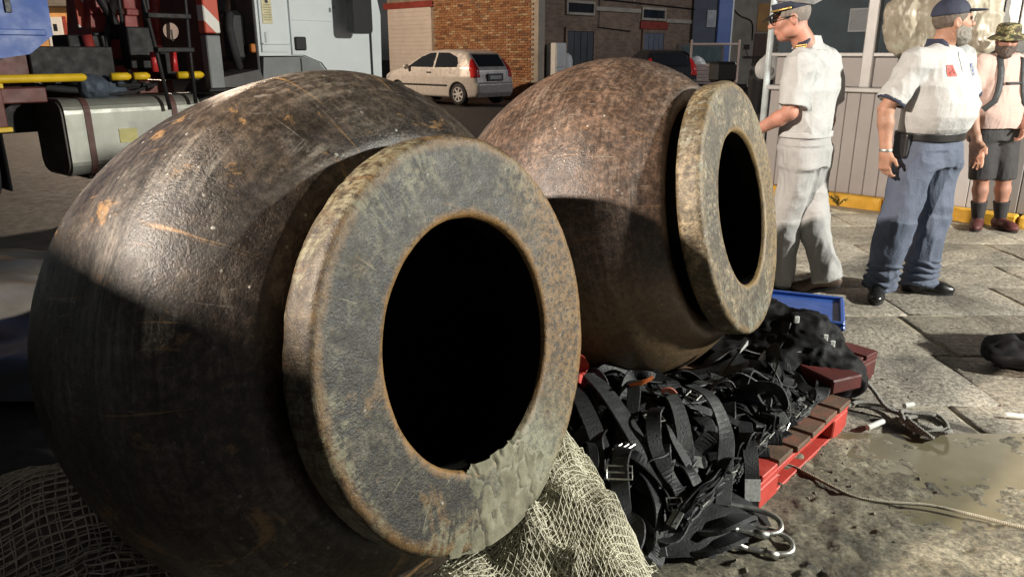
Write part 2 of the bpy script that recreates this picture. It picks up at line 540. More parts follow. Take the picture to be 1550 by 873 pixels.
def mud_mat():
    t = NT('wet_mud')
    n1 = t.noise(5.0, 9, 0.7, None, 0.7)
    c = t.ramp(n1, [(0.3, (0.035, 0.03, 0.02)), (0.48, (0.20, 0.18, 0.125)), (0.62, (0.36, 0.325, 0.235)), (0.75, (0.45, 0.41, 0.31))])
    c = t.mix(0.8, c, t.ramp(t.noise(60, 7, 0.8), [(0.38, 0.08), (0.5, 0.5), (0.6, 0.9)]), 'OVERLAY')
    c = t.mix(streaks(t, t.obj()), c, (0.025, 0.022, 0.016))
    t.bump(t.math('ADD', t.noise(45, 9, 0.82), t.noise(14, 6, 0.7)), 1.0, 0.022)
    rg = t.ramp(t.noise(3.0, 6, 0.65), [(0.4, 0.32), (0.62, 0.8)])
    return t.out(c, rg, 0, 0.5)
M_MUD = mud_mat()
M_PUD = mat('muddy_water', (0.17, 0.15, 0.095), 0.14, 0, 0.2, 2.0, 0.04, 14, (0.22, 0.195, 0.13))
def brick_mat():
    t = NT('brick_clay')
    a = t.math('ADD', t.n('ShaderNodeObjectInfo').outputs['Random'], t.n('ShaderNodeNewGeometry').outputs['Random Per Island'])
    f = t.math('FRACT', a)
    c = t.ramp(f, [(0.0, (0.20, 0.085, 0.04)), (0.25, (0.36, 0.17, 0.075)), (0.5, (0.40, 0.20, 0.09)), (0.75, (0.30, 0.12, 0.055)), (0.9, (0.52, 0.36, 0.2)), (1.0, (0.12, 0.055, 0.035))])
    g = t.n('ShaderNodeNewGeometry').outputs['Position']
    c = t.mix(0.6, c, t.ramp(t.noise(9, 7, 0.75, g), [(0.3, 0.3), (0.5, 0.5), (0.7, 0.75)]), 'OVERLAY')
    t.bump(t.noise(60, 5, 0.7, g), 0.5, 0.01)
    return t.out(c, 0.85)
M_BRICK = brick_mat()
M_MORTAR = mat('mortar', (0.30, 0.25, 0.19), 0.9, 0, 0.35, 3, 0.4, 80)
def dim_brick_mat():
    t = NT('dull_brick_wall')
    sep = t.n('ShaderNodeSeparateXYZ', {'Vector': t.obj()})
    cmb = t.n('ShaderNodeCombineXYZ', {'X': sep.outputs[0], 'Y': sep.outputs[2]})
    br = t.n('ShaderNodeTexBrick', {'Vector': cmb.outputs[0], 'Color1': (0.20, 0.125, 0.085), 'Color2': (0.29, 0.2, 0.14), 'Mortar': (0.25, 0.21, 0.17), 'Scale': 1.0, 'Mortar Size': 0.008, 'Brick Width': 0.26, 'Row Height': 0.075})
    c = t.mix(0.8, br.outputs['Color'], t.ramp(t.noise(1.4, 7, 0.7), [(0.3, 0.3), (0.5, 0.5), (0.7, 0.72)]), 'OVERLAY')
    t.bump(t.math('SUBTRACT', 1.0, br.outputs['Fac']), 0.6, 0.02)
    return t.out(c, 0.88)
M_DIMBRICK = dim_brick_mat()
M_PLASTER = mat('pale_plaster', (0.42, 0.37, 0.30), 0.85, 0, 0.3, 1.1, 0.2, 40)
M_BLUEPL = mat('blue_grey_plaster', (0.20, 0.22, 0.27), 0.8, 0, 0.25, 1.1, 0.2, 40)
M_ORANGE = mat('ochre_plaster', (0.62, 0.34, 0.13), 0.85, 0, 0.25, 1.3, 0.2, 40)
M_WHITE = mat('white_paint', (0.74, 0.74, 0.72), 0.45, 0, 0.1, 3, 0.05, 50)
M_SHUTTER = mat('roller_shutter_paint', (0.70, 0.62, 0.55), 0.55, 0, 0.1, 2, 0.05, 50)
M_REDPAINT = mat('dull_red_paint', (0.30, 0.055, 0.04), 0.5, 0, 0.3, 4, 0.1, 60)
M_DARKDOOR = mat('dark_grey_door_paint', (0.075, 0.085, 0.09), 0.5, 0, 0.2, 3, 0.1, 50)
M_BLUEDOOR = mat('blue_grey_door_paint', (0.16, 0.18, 0.22), 0.5, 0, 0.2, 3, 0.1, 50)
M_GLASSD = flat('dark_window_glass', (0.02, 0.024, 0.03), 0.08, 0, 0.6)
M_BLACK = flat('black_plastic', (0.014, 0.014, 0.015), 0.5)
M_RUBBER = mat('tyre_rubber', (0.022, 0.022, 0.024), 0.8, 0, 0.3, 12, 0.3, 90)
M_STEEL = mat('galvanised_steel', (0.5, 0.5, 0.47), 0.38, 0.9, 0.25, 20, 0.2, 120)
M_WOOD = mat('weathered_wood', (0.22, 0.14, 0.085), 0.8, 0, 0.35, 5, 0.4, 70, None, None, (1, 8, 8))
M_BLUEPOST = mat('blue_post_paint', (0.10, 0.17, 0.42), 0.5, 0, 0.15, 2, 0.05, 50)
M_LILAC = mat('kiosk_panel_paint', (0.33, 0.305, 0.295), 0.5, 0, 0.12, 1.5, 0.08, 30)
M_SILL = mat('kiosk_aluminium', (0.50, 0.49, 0.48), 0.45, 0.3, 0.12, 4, 0.05, 60)
M_KGLASS = mat('kiosk_window_glass', (0.05, 0.065, 0.075), 0.12, 0, 0.35, 1.1, 0.02, 6, (0.085, 0.1, 0.115), 0.6)
M_YKERB = mat('worn_yellow_kerb_paint', (0.60, 0.32, 0.025), 0.7, 0, 0.3, 5, 0.4, 60, (0.68, 0.42, 0.07))

# ------------------------------------------------------------------ floodlights (stand outside the picture)
def flood_light(pos, target, watts, color, label, angle, size=0.12):
    t = thing('flood_light', label, 'floodlight', (pos[0], pos[1], 0), 0, 'work floodlights on tripods')
    M_HOUS = M_BLACK
    d = Vector(target) - Vector(pos)
    yaw = math.atan2(d.y, d.x)
    m = MB(); m.tube([(0, 0, 0.5), (0, 0, pos[2] - 0.3)], 0.022, 10); m.build('mast', M_STEEL, t)
    for k in range(3):
        a = yaw + math.pi + k * 2.094
        m = MB(); m.tube([(0, 0, 1.0), (0.75 * math.cos(a), 0.75 * math.sin(a), 0.02)], 0.016, 8); m.build('leg', M_STEEL, t)
    rot = d.to_track_quat('-Z', 'Y').to_matrix()
    c = Vector((0, 0, pos[2]))
    m = MB(); m.box(c + rot @ Vector((0, 0, 0.18)), (0.42, 0.32, 0.1), rot, 0.015); m.build('housing', M_HOUS, t)
    ld = bpy.data.lights.new('lamp', 'SPOT'); ld.energy = watts; ld.color = color; ld.spot_size = angle; ld.spot_blend = 0.25; ld.shadow_soft_size = size
    lo = bpy.data.objects.new('lamp', ld); COL.objects.link(lo); lo.parent = t
    lo.location = c; lo.rotation_euler = d.to_track_quat('-Z', 'Y').to_euler()
    return t
flood_light((7.6, 1.6, 3.2), (0.8, 3.2, 0.5), 4300, (1.0, 0.99, 0.90), 'cool white work floodlight on tripod behind the camera to the right', R(100))
flood_light((-5.2, -0.8, 4.3), (1.6, 3.4, 0.9), 6200, (1.0, 0.87, 0.74), 'warm white work floodlight on tripod behind the added shade bins', R(72), 0.09)
def street_lamp(x, y, h, watts, color, label):
    t = thing('street_lamp', label, 'street lamp', (x, y, 0))
    m = MB(); m.tube(catmull([(0, 0, 0), (0, 0, h - 0.6), (0.1, 0, h), (0.6, 0.1, h + 0.35), (1.1, 0.15, h + 0.4)]), 0.06, 10); m.build('pole', M_STEEL, t)
    m = MB(); m.box((1.3, 0.17, h + 0.42), (0.6, 0.22, 0.1), None, 0.03); m.build('lamp_head', M_STEEL, t)
    ld = bpy.data.lights.new('lamp', 'POINT'); ld.energy = watts; ld.color = color; ld.shadow_soft_size = 0.12
    lo = bpy.data.objects.new('lamp', ld); COL.objects.link(lo); lo.parent = t; lo.location = (1.3, 0.17, h + 0.28)
street_lamp(-10.8, 20.0, 4.8, 3900, (1.0, 0.78, 0.58), 'tall street lamp with curved arm behind the crane truck')
street_lamp(10.5, 21.5, 5.6, 1100, (0.92, 0.93, 1.0), 'added cool white lamp behind the kiosk that brightens the facade')  # unseen lamp added to brighten the dark side facade

# two unseen bins, stacked over bearers, added and sloped only to shade the lower left of the near barrel (outside the picture)
for z0, z1, yc, hl, lab in ((0.1, 1.24, 1.35, 1.75, 'lower of two unseen bins added to shade the near barrel'), (1.50, 2.37, 0.28, 0.72, 'upper of two unseen bins added to shade the near barrel')):
    sk = thing('shade_bin', lab, 'bin', (-2.72, yc, z0), 0, 'unseen bins added to shade the near barrel')
    h = z1 - z0
    m = MB(); sl = 0.0 if z0 < 1 else 0.51
    m.prism([(-hl + 0.05, 0.0), (hl - 0.05, 0.0), (hl, h - 0.06 - sl * hl), (-hl, h - 0.06 + sl * hl)], -0.36, 0.36, 'x'); m.build('body', M_DARKDOOR, sk)
    for k in range(5):
        m = MB(); m.box((0.385, (-0.75 + k * 0.375) * hl, h * 0.3), (0.05, 0.07, h * 0.5), None, 0.006); m.build('rib', M_DARKDOOR, sk)
    m = MB(); m.box((0, 0, h - 0.03), (0.84, (2 * hl + 0.08) * math.hypot(1, sl), 0.06), Matrix.Rotation(-math.atan(sl), 3, 'X'), 0.01); m.build('rim', M_DARKDOOR, sk)
    for y in (-hl + 0.1, hl - 0.1):
        m = MB(); m.box((0, y, -0.05 if z0 < 1 else -0.13), (0.7, 0.1, 0.1 if z0 < 1 else 0.26)); m.build('bearer', M_WOOD, sk)

# ------------------------------------------------------------------ ground
m = MB(); m.box((0, 40, -0.53), (260, 260, 1.0)); tag(m.build('ground', M_ASPH), kind='structure')

pave = bpy.data.objects.new('pavement', None); COL.objects.link(pave); tag(pave, kind='structure')
KA = Vector((3.06, 7.69)); KD = Vector((0.7236, -0.690)); KN = Vector((0.690, 0.7236))
M_JOINT = mat('sandy_joint', (0.36, 0.31, 0.22), 0.9, 0, 0.4, 9, 0.5, 60)
m = MB(); m.add([(0.2, 2.4, -0.009), (6.6, 2.4, -0.009), (6.6, 4.3, -0.009), (3.0, 7.75, -0.009), (1.6, 8.3, -0.009), (0.2, 8.3, -0.009)], [(0, 1, 2, 3, 4, 5)]); m.build('bedding', M_JOINT, pave)
y = 2.42; row = 0
while y < 8.3:
    h = random.uniform(0.5, 0.68); x = 0.3 + random.uniform(0, 0.5)
    while x < 6.6:
        w = random.uniform(0.55, 1.1)
        cx, cy = x + w / 2, y + h / 2
        if (Vector((cx, cy)) - KA).dot(KN) < 0.1 and not (cx < 1.2 and cy < 2.9):
            j = lambda s: random.uniform(-s, s)
            g = 0.005; z = j(0.003); ch = 0.012
            C4 = [(x + g + j(.012), y + g + j(.012)), (x + w - g + j(.012), y + g + j(.012)), (x + w - g + j(.012), y + h - g + j(.012)), (x + g + j(.012), y + h - g + j(.012))]
            P = []
            for q in range(4):
                p0, p1 = Vector(C4[q]), Vector(C4[(q + 1) % 4]); nn = Vector((p1.y - p0.y, p0.x - p1.x)).normalized()
                for f in (0.0, 0.27, 0.52, 0.77): P.append(tuple(p0.lerp(p1, f) + (nn * j(.009) if f else Vector((0, 0)))))
            c = Vector((cx, cy))
            T = [c + (Vector(p) - c) * (1 - ch * 2 / min(w, h)) for p in P]
            N = 16
            V = [(*p, -0.028) for p in P] + [(*p, z - 0.005) for p in P] + [(*p, z + j(.0015)) for p in T] + [(*(c + (Vector(p) - c) * 0.5), z + j(.006)) for p in T] + [(*c, z + j(.005))]
            F = []
            for k in range(N):
                l = (k + 1) % N
                F += [(k, l, N + l, N + k), (N + k, N + l, 2 * N + l, 2 * N + k), (2 * N + k, 2 * N + l, 3 * N + l, 3 * N + k), (3 * N + k, 3 * N + l, 4 * N)]
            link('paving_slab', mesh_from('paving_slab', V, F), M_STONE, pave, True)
        x += w
    y += h

# mud over the paving in the near right corner, with puddles standing in it
def mud_h(x, y):
    P = np.stack([x, y, np.zeros_like(x)], -1)
    z = 0.013 + 0.020 * fbm(P, 3.0, 1, 4) + 0.022 * np.abs(fbm(P, 9.0, 5, 3)) + 0.011 * fbm(P, 26.0, 9, 3)
    z = z - 0.034 * np.exp(-((x - 1.8) / 0.5) ** 2 - ((y - 2.45 + 0.25 * (x - 1.8)) / 0.2) ** 2)
    z = z - 0.026 * np.exp(-((x - 1.45) / 0.2) ** 2 - ((y - 2.16) / 0.12) ** 2)
    e = (2.78 - y + 0.14 * fbm(P, 4.0, 12, 4)) / 0.16
    e = np.minimum(e, (x - 0.2) / 0.1)
    return np.where(e < 1, z * np.clip(e, 0, 1) - 0.02 * (1 - np.clip(e, 0, 1)), z)
nx, ny = 330, 230
gx, gy = np.meshgrid(np.linspace(-0.1, 3.3, nx), np.linspace(0.7, 3.0, ny), indexing='ij')
gz = mud_h(gx, gy)
V = np.stack([gx, gy, gz], -1).reshape(-1, 3)
I = np.arange(nx * ny).reshape(nx, ny)
Q = np.stack([I[:-1, :-1], I[1:, :-1], I[1:, 1:], I[:-1, 1:]], -1).reshape(-1, 4)
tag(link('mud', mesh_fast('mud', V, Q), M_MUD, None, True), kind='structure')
V = [(1.0, 1.75, 0.0045), (3.3, 1.75, 0.0045), (3.3, 2.72, 0.0045), (1.0, 2.72, 0.0045)]
tag(link('puddle', mesh_from('puddle', V, [(0, 1, 2, 3)]), M_PUD), kind='structure')
# grit
rv = []; rf = []
for k in range(2600):
    x = random.uniform(0.6, 4.5); y = random.uniform(1.3, 6.2)
    if y < 2.7 and x > 3.2: continue
    z = float(mud_h(np.array([x]), np.array([y]))[0]) if y < 2.6 else 0.0
    if y < 2.6 and z < 0.006: continue
    r = random.uniform(0.003, 0.008) * (1.0 if y < 3.4 else 0.8)
    n0 = len(rv)
    for d in ((1, 0, 0), (-1, 0, 0), (0, 1, 0), (0, -1, 0), (0, 0, 1), (0, 0, -1)):
        rv.append((x + d[0] * r * random.uniform(.6, 1.4), y + d[1] * r * random.uniform(.6, 1.4), z + d[2] * r * 0.7 + r * 0.3))
    rf += [tuple(n0 + q for q in f) for f in ((0, 2, 4), (2, 1, 4), (1, 3, 4), (3, 0, 4), (2, 0, 5), (1, 2, 5), (3, 1, 5), (0, 3, 5))]
tag(link('gravel', mesh_from('gravel', rv, rf), M_STONE), 'fine grit scattered over mud and paving', 'gravel', None, 'stuff')

# ------------------------------------------------------------------ brick building at the back
K = (0.7, 25.5)
bb = thing('brick_building', 'orange brick building with pale roller door and shaded side facade', 'building', (K[0], K[1], 0), R(45))
m = MB(); m.box((0.15, 3.95, 2.3), (0.3, 7.6, 4.6)); m.build('wall', M_MORTAR, bb)
brick_me = MB().box((0, 0, 0), (0.05, 0.238, 0.064), None, 0.004).mesh('brick')
rest = MB(); spots = []
r0 = 0
for i in range(54):
    z = 0.04 + i * 0.076
    for k in range(21):
        yy = 0.12 + k * 0.25 + (0.125 if i % 2 else 0)
        if yy > 4.9: continue
        spots.append((yy, z))
spots.sort(key=lambda s: (not (0.75 < s[1] < 3.05), s[0]))
for q, (yy, z) in enumerate(spots):
    x = -0.005 - random.uniform(0, 0.012)
    if q < 300:
        o = bpy.data.objects.new('brick', brick_me); COL.objects.link(o); o.parent = bb; o.location = (x, yy, z)
        if q == 0: brick_me.materials.append(M_BRICK)
    else:
        rest.box((x, yy, z), (0.05, 0.238, 0.064))
tag(rest.build('brick_courses', M_BRICK, bb), kind='stuff')
# roller door in the brick wall
m = MB(); m.box((-0.03, 6.42, 3.14), (0.12, 2.95, 0.22), None, 0.01); m.build('lintel', M_REDPAINT, bb)
rd = MB(); rd.box((-0.015, 6.38, 1.5), (0.05, 2.62, 3.0)); rd = rd.build('roller_door', M_SHUTTER, bb)
for k in range(20):
    m = MB(); m.box((-0.045, 6.38, 0.15 + k * 0.148), (0.02, 2.58, 0.142), None, 0.004); m.build('door_slat', M_SHUTTER, rd)
# shaded facade
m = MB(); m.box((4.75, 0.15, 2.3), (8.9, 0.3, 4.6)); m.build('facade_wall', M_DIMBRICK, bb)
m = MB(); m.box((0.14, -0.02, 2.3), (0.3, 0.36, 4.6), None, 0.004); m.build('corner_pier', M_PLASTER, bb)
for (a, b, z0, z1) in ((1.56, 2.87, 2.74, 3.03), (5.74, 7.12, 2.68, 2.97)):
    f = MB()
    for (c, s) in (((a - 0.04, -0.03, (z0 + z1) / 2), (0.08, 0.1, z1 - z0 + 0.16)), ((b + 0.04, -0.03, (z0 + z1) / 2), (0.08, 0.1, z1 - z0 + 0.16)), (((a + b) / 2, -0.03, z1 + 0.04), (b - a, 0.09, 0.08)), (((a + b) / 2, -0.035, z0 - 0.04), (b - a, 0.11, 0.08))):
        f.box(c, s)
    f = f.build('window', M_PLASTER, bb)
    m = MB(); m.box(((a + b) / 2, -0.012, (z0 + z1) / 2), (b - a, 0.02, z1 - z0)); m.build('pane', M_GLASSD, f)
for (a, b, z1, mm) in ((1.55, 2.92, 2.15, M_DARKDOOR), (5.85, 7.13, 2.16, M_BLUEDOOR)):
    f = MB(); f.box(((a + b) / 2, -0.02, z1 / 2), (b - a, 0.05, z1)); f = f.build('door', mm, bb)
    for k in range(4):
        m = MB(); m.box((a + (b - a) * (k + 0.5) / 4, -0.055, z1 / 2), ((b - a) / 4 - 0.03, 0.02, z1 - 0.1), None, 0.005); m.build('door_board', mm, f)
    g = MB(); g.box((a - 0.05, -0.03, z1 / 2), (0.1, 0.1, z1)); g.box((b + 0.05, -0.03, z1 / 2), (0.1, 0.1, z1)); g.box(((a + b) / 2, -0.032, z1 + 0.06), (b - a + 0.2, 0.11, 0.12)); g.build('door_frame', M_DIMBRICK, bb)
m = MB(); m.box((6.5, -0.04, 2.43), (1.75, 0.06, 0.27), None, 0.005); m.build('red_panel', M_REDPAINT, bb)
for (x0, x1, z) in ((2.98, 5.6, 2.9), (7.25, 9.1, 2.62)):
    m = MB(); m.box(((x0 + x1) / 2, -0.03, z), (x1 - x0, 0.08, 0.14), None, 0.006); m.build('string_course', M_PLASTER, bb)
m = MB()
m.tube([(0.3, -0.06, 3.25), (4, -0.06, 3.2), (9.2, -0.06, 3.1)], 0.02, 6); m.tube([(3.2, -0.05, 4.3), (3.2, -0.05, 2.3), (5.0, -0.05, 2.2)], 0.018, 6)
m.build('cable', M_BLACK, bb)
# white cabinets against the facade
def fac(x, y=0.0):
    c = math.sqrt(0.5); return (K[0] + c * x - c * y, K[1] + c * x + c * y)
p = fac(0.68, -0.35); t = thing('white_cabinet', 'tall white metal cabinet against the shaded facade beside the brick corner', 'cabinet', (*p, 0), R(45))
m = MB(); m.box((0, 0, 0.88), (0.5, 0.42, 1.76), None, 0.02); m.build('body', M_WHITE, t)
for z, h in ((0.5, 0.9), (1.36, 0.7)):
    m = MB(); m.box((0, -0.225, z), (0.46, 0.03, h), None, 0.01); m.build('door', M_WHITE, t)
p = fac(1.2, -0.3); t = thing('water_tank', 'squat white water tank with rounded top next to tall cabinet', 'tank', (*p, 0), R(45))
m = MB(); m.lathe([(0.0, 1.46), (0.1, 1.44), (0.2, 1.36), (0.24, 1.2), (0.24, 0.1), (0.2, 0.0), (0, 0)], 20); m.build('body', M_WHITE, t, True)
m = MB(); m.tube([(0, 0, 1.44), (0, 0, 1.52)], 0.05, 10); m.build('filler_cap', M_BLACK, t)

# building beyond the pickup
pb = thing('plaster_house', 'plastered house with blue grey and beige walls and brown door beyond the pickup', 'house', (0, 37, 0))
m = MB(); m.box((8.6, 0.2, 2.4), (2.0, 0.4, 4.8)); m.build('wall', M_BLUEPL, pb)
m = MB(); m.box((12.8, 0.15, 2.4), (6.4, 0.4, 4.8)); m.build('side_wall', M_PLASTER, pb)
f = MB(); f.box((9.15, -0.03, 2.95), (0.42, 0.08, 0.74), None, 0.01); f = f.build('window', M_WHITE, pb)
m = MB(); m.box((9.15, -0.075, 2.95), (0.3, 0.02, 0.6)); m.build('pane', mat('frosted_glass', (0.55, 0.56, 0.6), 0.2), f)
f = MB(); f.box((11.47, -0.07, 1.15), (0.56, 0.06, 2.3), None, 0.01); f = f.build('door', mat('brown_door', (0.12, 0.06, 0.035), 0.5), pb)
m = MB(); m.tube([(11.25, -0.13, 1.1), (11.25, -0.13, 1.3)], 0.015, 6); m.build('handle', M_STEEL, f)
m = MB(); m.box((11.7, -0.07, 3.0), (0.9, 0.05, 1.2), None, 0.01); m.build('lamplit_patch', M_ORANGE, pb)  # lamplight on the wall put into this patch's ochre colour
m = MB(); m.tube(catmull([(9.9, -0.1, 3.6), (10.4, -0.1, 3.1), (11.0, -0.1, 2.8), (11.1, -0.1, 2.0)]), 0.025, 6); m.build('cable', M_BLACK, pb)
t = thing('blue_post', 'tall blue painted post rising behind the pickup', 'post', (8.02, 30.5, 0))
m = MB(); m.box((0, 0, 2.2), (0.52, 0.3, 4.4), None, 0.03); m.build('shaft', M_BLUEPOST, t)
m = MB(); m.box((0, 0, 0.1), (0.8, 0.55, 0.2), None, 0.03); m.build('base', M_PLASTER, t)
m = MB(); m.box((0.3, -0.02, 2.0), (0.07, 0.2, 4.0), None, 0.01); m.build('downpipe', M_WHITE, t)

# ochre house far left
oh = thing('ochre_house', 'ochre plastered house lit by street light beyond the crane truck', 'house', (-15, 26.5, 0))
m = MB(); m.box((-0.5, 0.2, 1.45), (6, 0.4, 2.9)); m.build('wall', M_ORANGE, oh)
m = MB(); m.box((-0.5, 0.1, 2.98), (6.4, 1.2, 0.2), None, 0.02); m.build('roof', mat('grey_roof', (0.16, 0.14, 0.12), 0.8), oh)
f = MB(); f.box((-0.05, -0.04, 2.1), (0.5, 0.08, 0.95), None, 0.01); f = f.build('door', M_WHITE, oh)
m = MB(); m.box((-0.02, -0.09, 2.25), (0.12, 0.02, 0.22)); m.build('pane', M_GLASSD, f)
m = MB(); m.box((0.28, -0.03, 2.0), (0.12, 0.06, 1.2), None, 0.01); m.build('door_frame', M_REDPAINT, oh)
m = MB(); m.tube([(0.75, -0.12, 2.75), (0.75, -0.12, 2.35)], 0.03, 6); m.lathe([(0.02, 2.35), (0.28, 2.2), (0.3, 2.12), (0.0, 2.14)], 14, Matrix.Translation((0.75, -0.12, 0))); m.build('wall_lamp', M_BLACK, oh)

# ------------------------------------------------------------------ kiosk on the right with its yellow kerb
kk = thing('kiosk', 'grey panelled kiosk with dark windows behind the three men', 'kiosk', (3.06, 7.69, 0), math.atan2(-0.690, 0.7236))
x = -0.62; 
while x < 3.5:
    m = MB(); m.box((x + 0.066, 0.17, 0.6), (0.128, 0.05, 1.0), None, 0.006); m.build('wall_panel', M_LILAC, kk)
    x += 0.132
m = MB(); m.box((1.45, 1.25, 1.3), (4.1, 2.1, 2.6)); m.build('inner_room', M_BLUEPL, kk)
m = MB(); m.box((1.45, 0.15, 1.11), (4.2, 0.12, 0.045), None, 0.008); m.build('sill', M_SILL, kk)
x = -0.6
while x < 3.4:
    m = MB(); m.box((x + 0.15, 0.18, 1.275), (0.285, 0.03, 0.28), None, 0.006); m.build('band_panel', M_LILAC, kk); x += 0.3
m = MB(); m.box((1.45, 0.155, 1.435), (4.2, 0.09, 0.035), None, 0.006); m.build('window_rail', M_SILL, kk)
for x in (0.335, 1.33, 2.3, 3.3):
    m = MB(); m.box((x, 0.15, 1.88), (0.105, 0.1, 1.50), None, 0.01); m.build('mullion', M_SILL, kk)
for a, b in ((-0.6, 0.28), (0.39, 1.27), (2.36, 3.24)):
    m = MB(); m.box(((a + b) / 2, 0.185, 2.03), (b - a, 0.012, 1.15)); m.build('window_pane', M_KGLASS, kk)
for k in range(7):
    m = MB(); m.box((1.45 + k * 0.125, 0.165, 1.95), (0.115, 0.05, 1.0), None, 0.01); m.build('shutter_panel', M_SILL, kk)
m = MB(); m.box((1.45, 1.1, 2.68), (4.6, 2.8, 0.14), None, 0.02); m.build('roof', M_SILL, kk)
m = MB(); m.tube([(-0.66, 0.12, 0.0), (-0.66, 0.12, 2.62)], 0.034, 14); m.build('corner_post', mat('pale_post_paint', (0.5, 0.56, 0.58), 0.4), kk, True)
def kpt(x, y, z=0): return Vector((KA.x + KD.x * x + KN.x * y, KA.y + KD.y * x + KN.y * y, z))
nt = thing('notice', 'framed notice taped inside the left kiosk window', 'notice', kpt(0.2, 0.172, 1.66), math.atan2(-0.690, 0.7236))
m = MB(); m.box((0, 0, 0.09), (0.2, 0.008, 0.2)); m.build('paper', mat('grey_paper', (0.12, 0.13, 0.135), 0.6), nt)
m = MB()
for c, s in (((-0.1, -0.003, 0.09), (0.012, 0.01, 0.21)), ((0.1, -0.003, 0.09), (0.012, 0.01, 0.21)), ((0, -0.003, 0.19), (0.19, 0.01, 0.012)), ((0, -0.003, -0.01), (0.19, 0.01, 0.012))): m.box(c, s)
m.build('frame', mat('grey_frame', (0.17, 0.18, 0.19), 0.5), nt)
kb = bpy.data.objects.new('kerb', None); COL.objects.link(kb); tag(kb, kind='structure'); kb.location = (3.06, 7.69, 0); kb.rotation_euler = (0, 0, math.atan2(-0.690, 0.7236))
for k in range(8):
    m = MB(); m.box((-0.72 + k * 0.56, 0.065, 0.03), (0.548, 0.13, 0.155 + random.uniform(-.004, .004)), None, 0.016); m.build('kerb_stone', M_YKERB, kb)
# pale bundle under the window
s = SDF((-0.15, -0.45, 1.1), (1.15, 0.3, 2.5), 0.012)
s.ell((0.38, 0.0, 1.72), (0.24, 0.15, 0.34), None, 0.05); s.ell((0.62, 0.0, 1.95), (0.3, 0.16, 0.34), None, 0.08); s.ell((0.75, 0.0, 1.62), (0.24, 0.15, 0.42), None, 0.08); s.ell((0.2, 0.02, 1.62), (0.14, 0.1, 0.2), None, 0.06)
me = s.mesh('tarpaulin'); displace(me, lambda V: 0.05 * fbm(V, (5, 5, 4), 2, 4) + 0.07 * (0.4 - np.abs(vnoise(V, (8, 6, 3.5), 4))) + 0.035 * (0.4 - np.abs(vnoise(V, (19, 15, 8), 6))) + 0.012 * (0.4 - np.abs(vnoise(V, (40, 30, 18), 9))))
o = link('tarpaulin', me, mat('pale_crumpled_plastic', (0.36, 0.32, 0.25), 0.4, 0, 0.25, 4, 0.3, 30, (0.42, 0.44, 0.36)), None, True)
o.location = kpt(0.42, 0.0, 0.06); o.rotation_euler = (0, 0, math.atan2(-0.690, 0.7236)); tag(o, 'pale crumpled plastic sheet bundled against the kiosk window behind the man in a navy cap', 'plastic sheet')
# weeds at the kerb
wd = thing('weed', 'small green weed growing at the foot of the yellow kerb', 'weed', kpt(0.28, -0.03))
m = MB(); lv = MB()
for k in range(9):
    a = random.uniform(0, 6.28); l = random.uniform(0.08, 0.17); e = Vector((math.cos(a) * l * 0.9, math.sin(a) * l * 0.35 - 0.03, l * 0.8))
    m.tube([(0, 0, 0), e * 0.5 + Vector((0, 0, 0.02)), e], 0.003, 4)
    for q in range(7):
        c = e * random.uniform(0.35, 1.05); d = Vector((random.uniform(-1, 1), random.uniform(-1, 1), random.uniform(-.3, .8))).normalized(); n = d.cross(Vector((random.uniform(-1, 1), random.uniform(-1, 1), 1))).normalized(); w = random.uniform(0.008, 0.014)
        lv.add([c, c + d * w + n * w * 0.6, c + d * w * 2.4, c + d * w - n * w * 0.6], [(0, 1, 2, 3)])
m.build('stem', mat('weed_stem', (0.09, 0.1, 0.03)), wd); tag(lv.build('leaves', mat('weed_leaf', (0.06, 0.085, 0.025)), wd), kind='stuff')
# ------------------------------------------------------------------ the two barrel-shaped vessels
M_DRUM1 = drum_mat('scaled_rust_dark', (0.017, 0.0125, 0.009), (0.036, 0.0265, 0.019), (0.24, 0.215, 0.18), (0.29, 0.165, 0.065), 0.8, 0.6, 0.38, 1.0)
M_DRUM2 = drum_mat('scaled_rust_brown', (0.038, 0.024, 0.018), (0.082, 0.052, 0.036), (0.25, 0.225, 0.185), (0.24, 0.13, 0.05), 0.4, 0.55, 0.38, 5.0, low=(0.17, 0.115, 0.055))
M_FL1 = drum_mat('flange_rust_grey', (0.009, 0.008, 0.006), (0.022, 0.0185, 0.012), (0.21, 0.18, 0.115), (0.24, 0.13, 0.04), 0.45, 0.30, 0.48, 2.0, True, (0.18, 0.168, 0.105), (0.30, 0.295, 0.21))
M_FL2 = drum_mat('flange_rust_ochre', (0.04, 0.032, 0.02), (0.10, 0.08, 0.05), (0.24, 0.215, 0.15), (0.22, 0.14, 0.05), 0.4, 0.4, 0.46, 7.0, True, (0.22, 0.225, 0.18))
M_INNER = flat('shade_black_inside', (0.006, 0.006, 0.006), 0.85, 0, 0.1)  # shade inside the mouth and neck gap put into the colour
M_CRUST = mat('drying_mud', (0.20, 0.19, 0.13), 0.85, 0, 0.5, 14, 0.9, 70, (0.30, 0.29, 0.21))
RI, RO = 0.281, 0.464
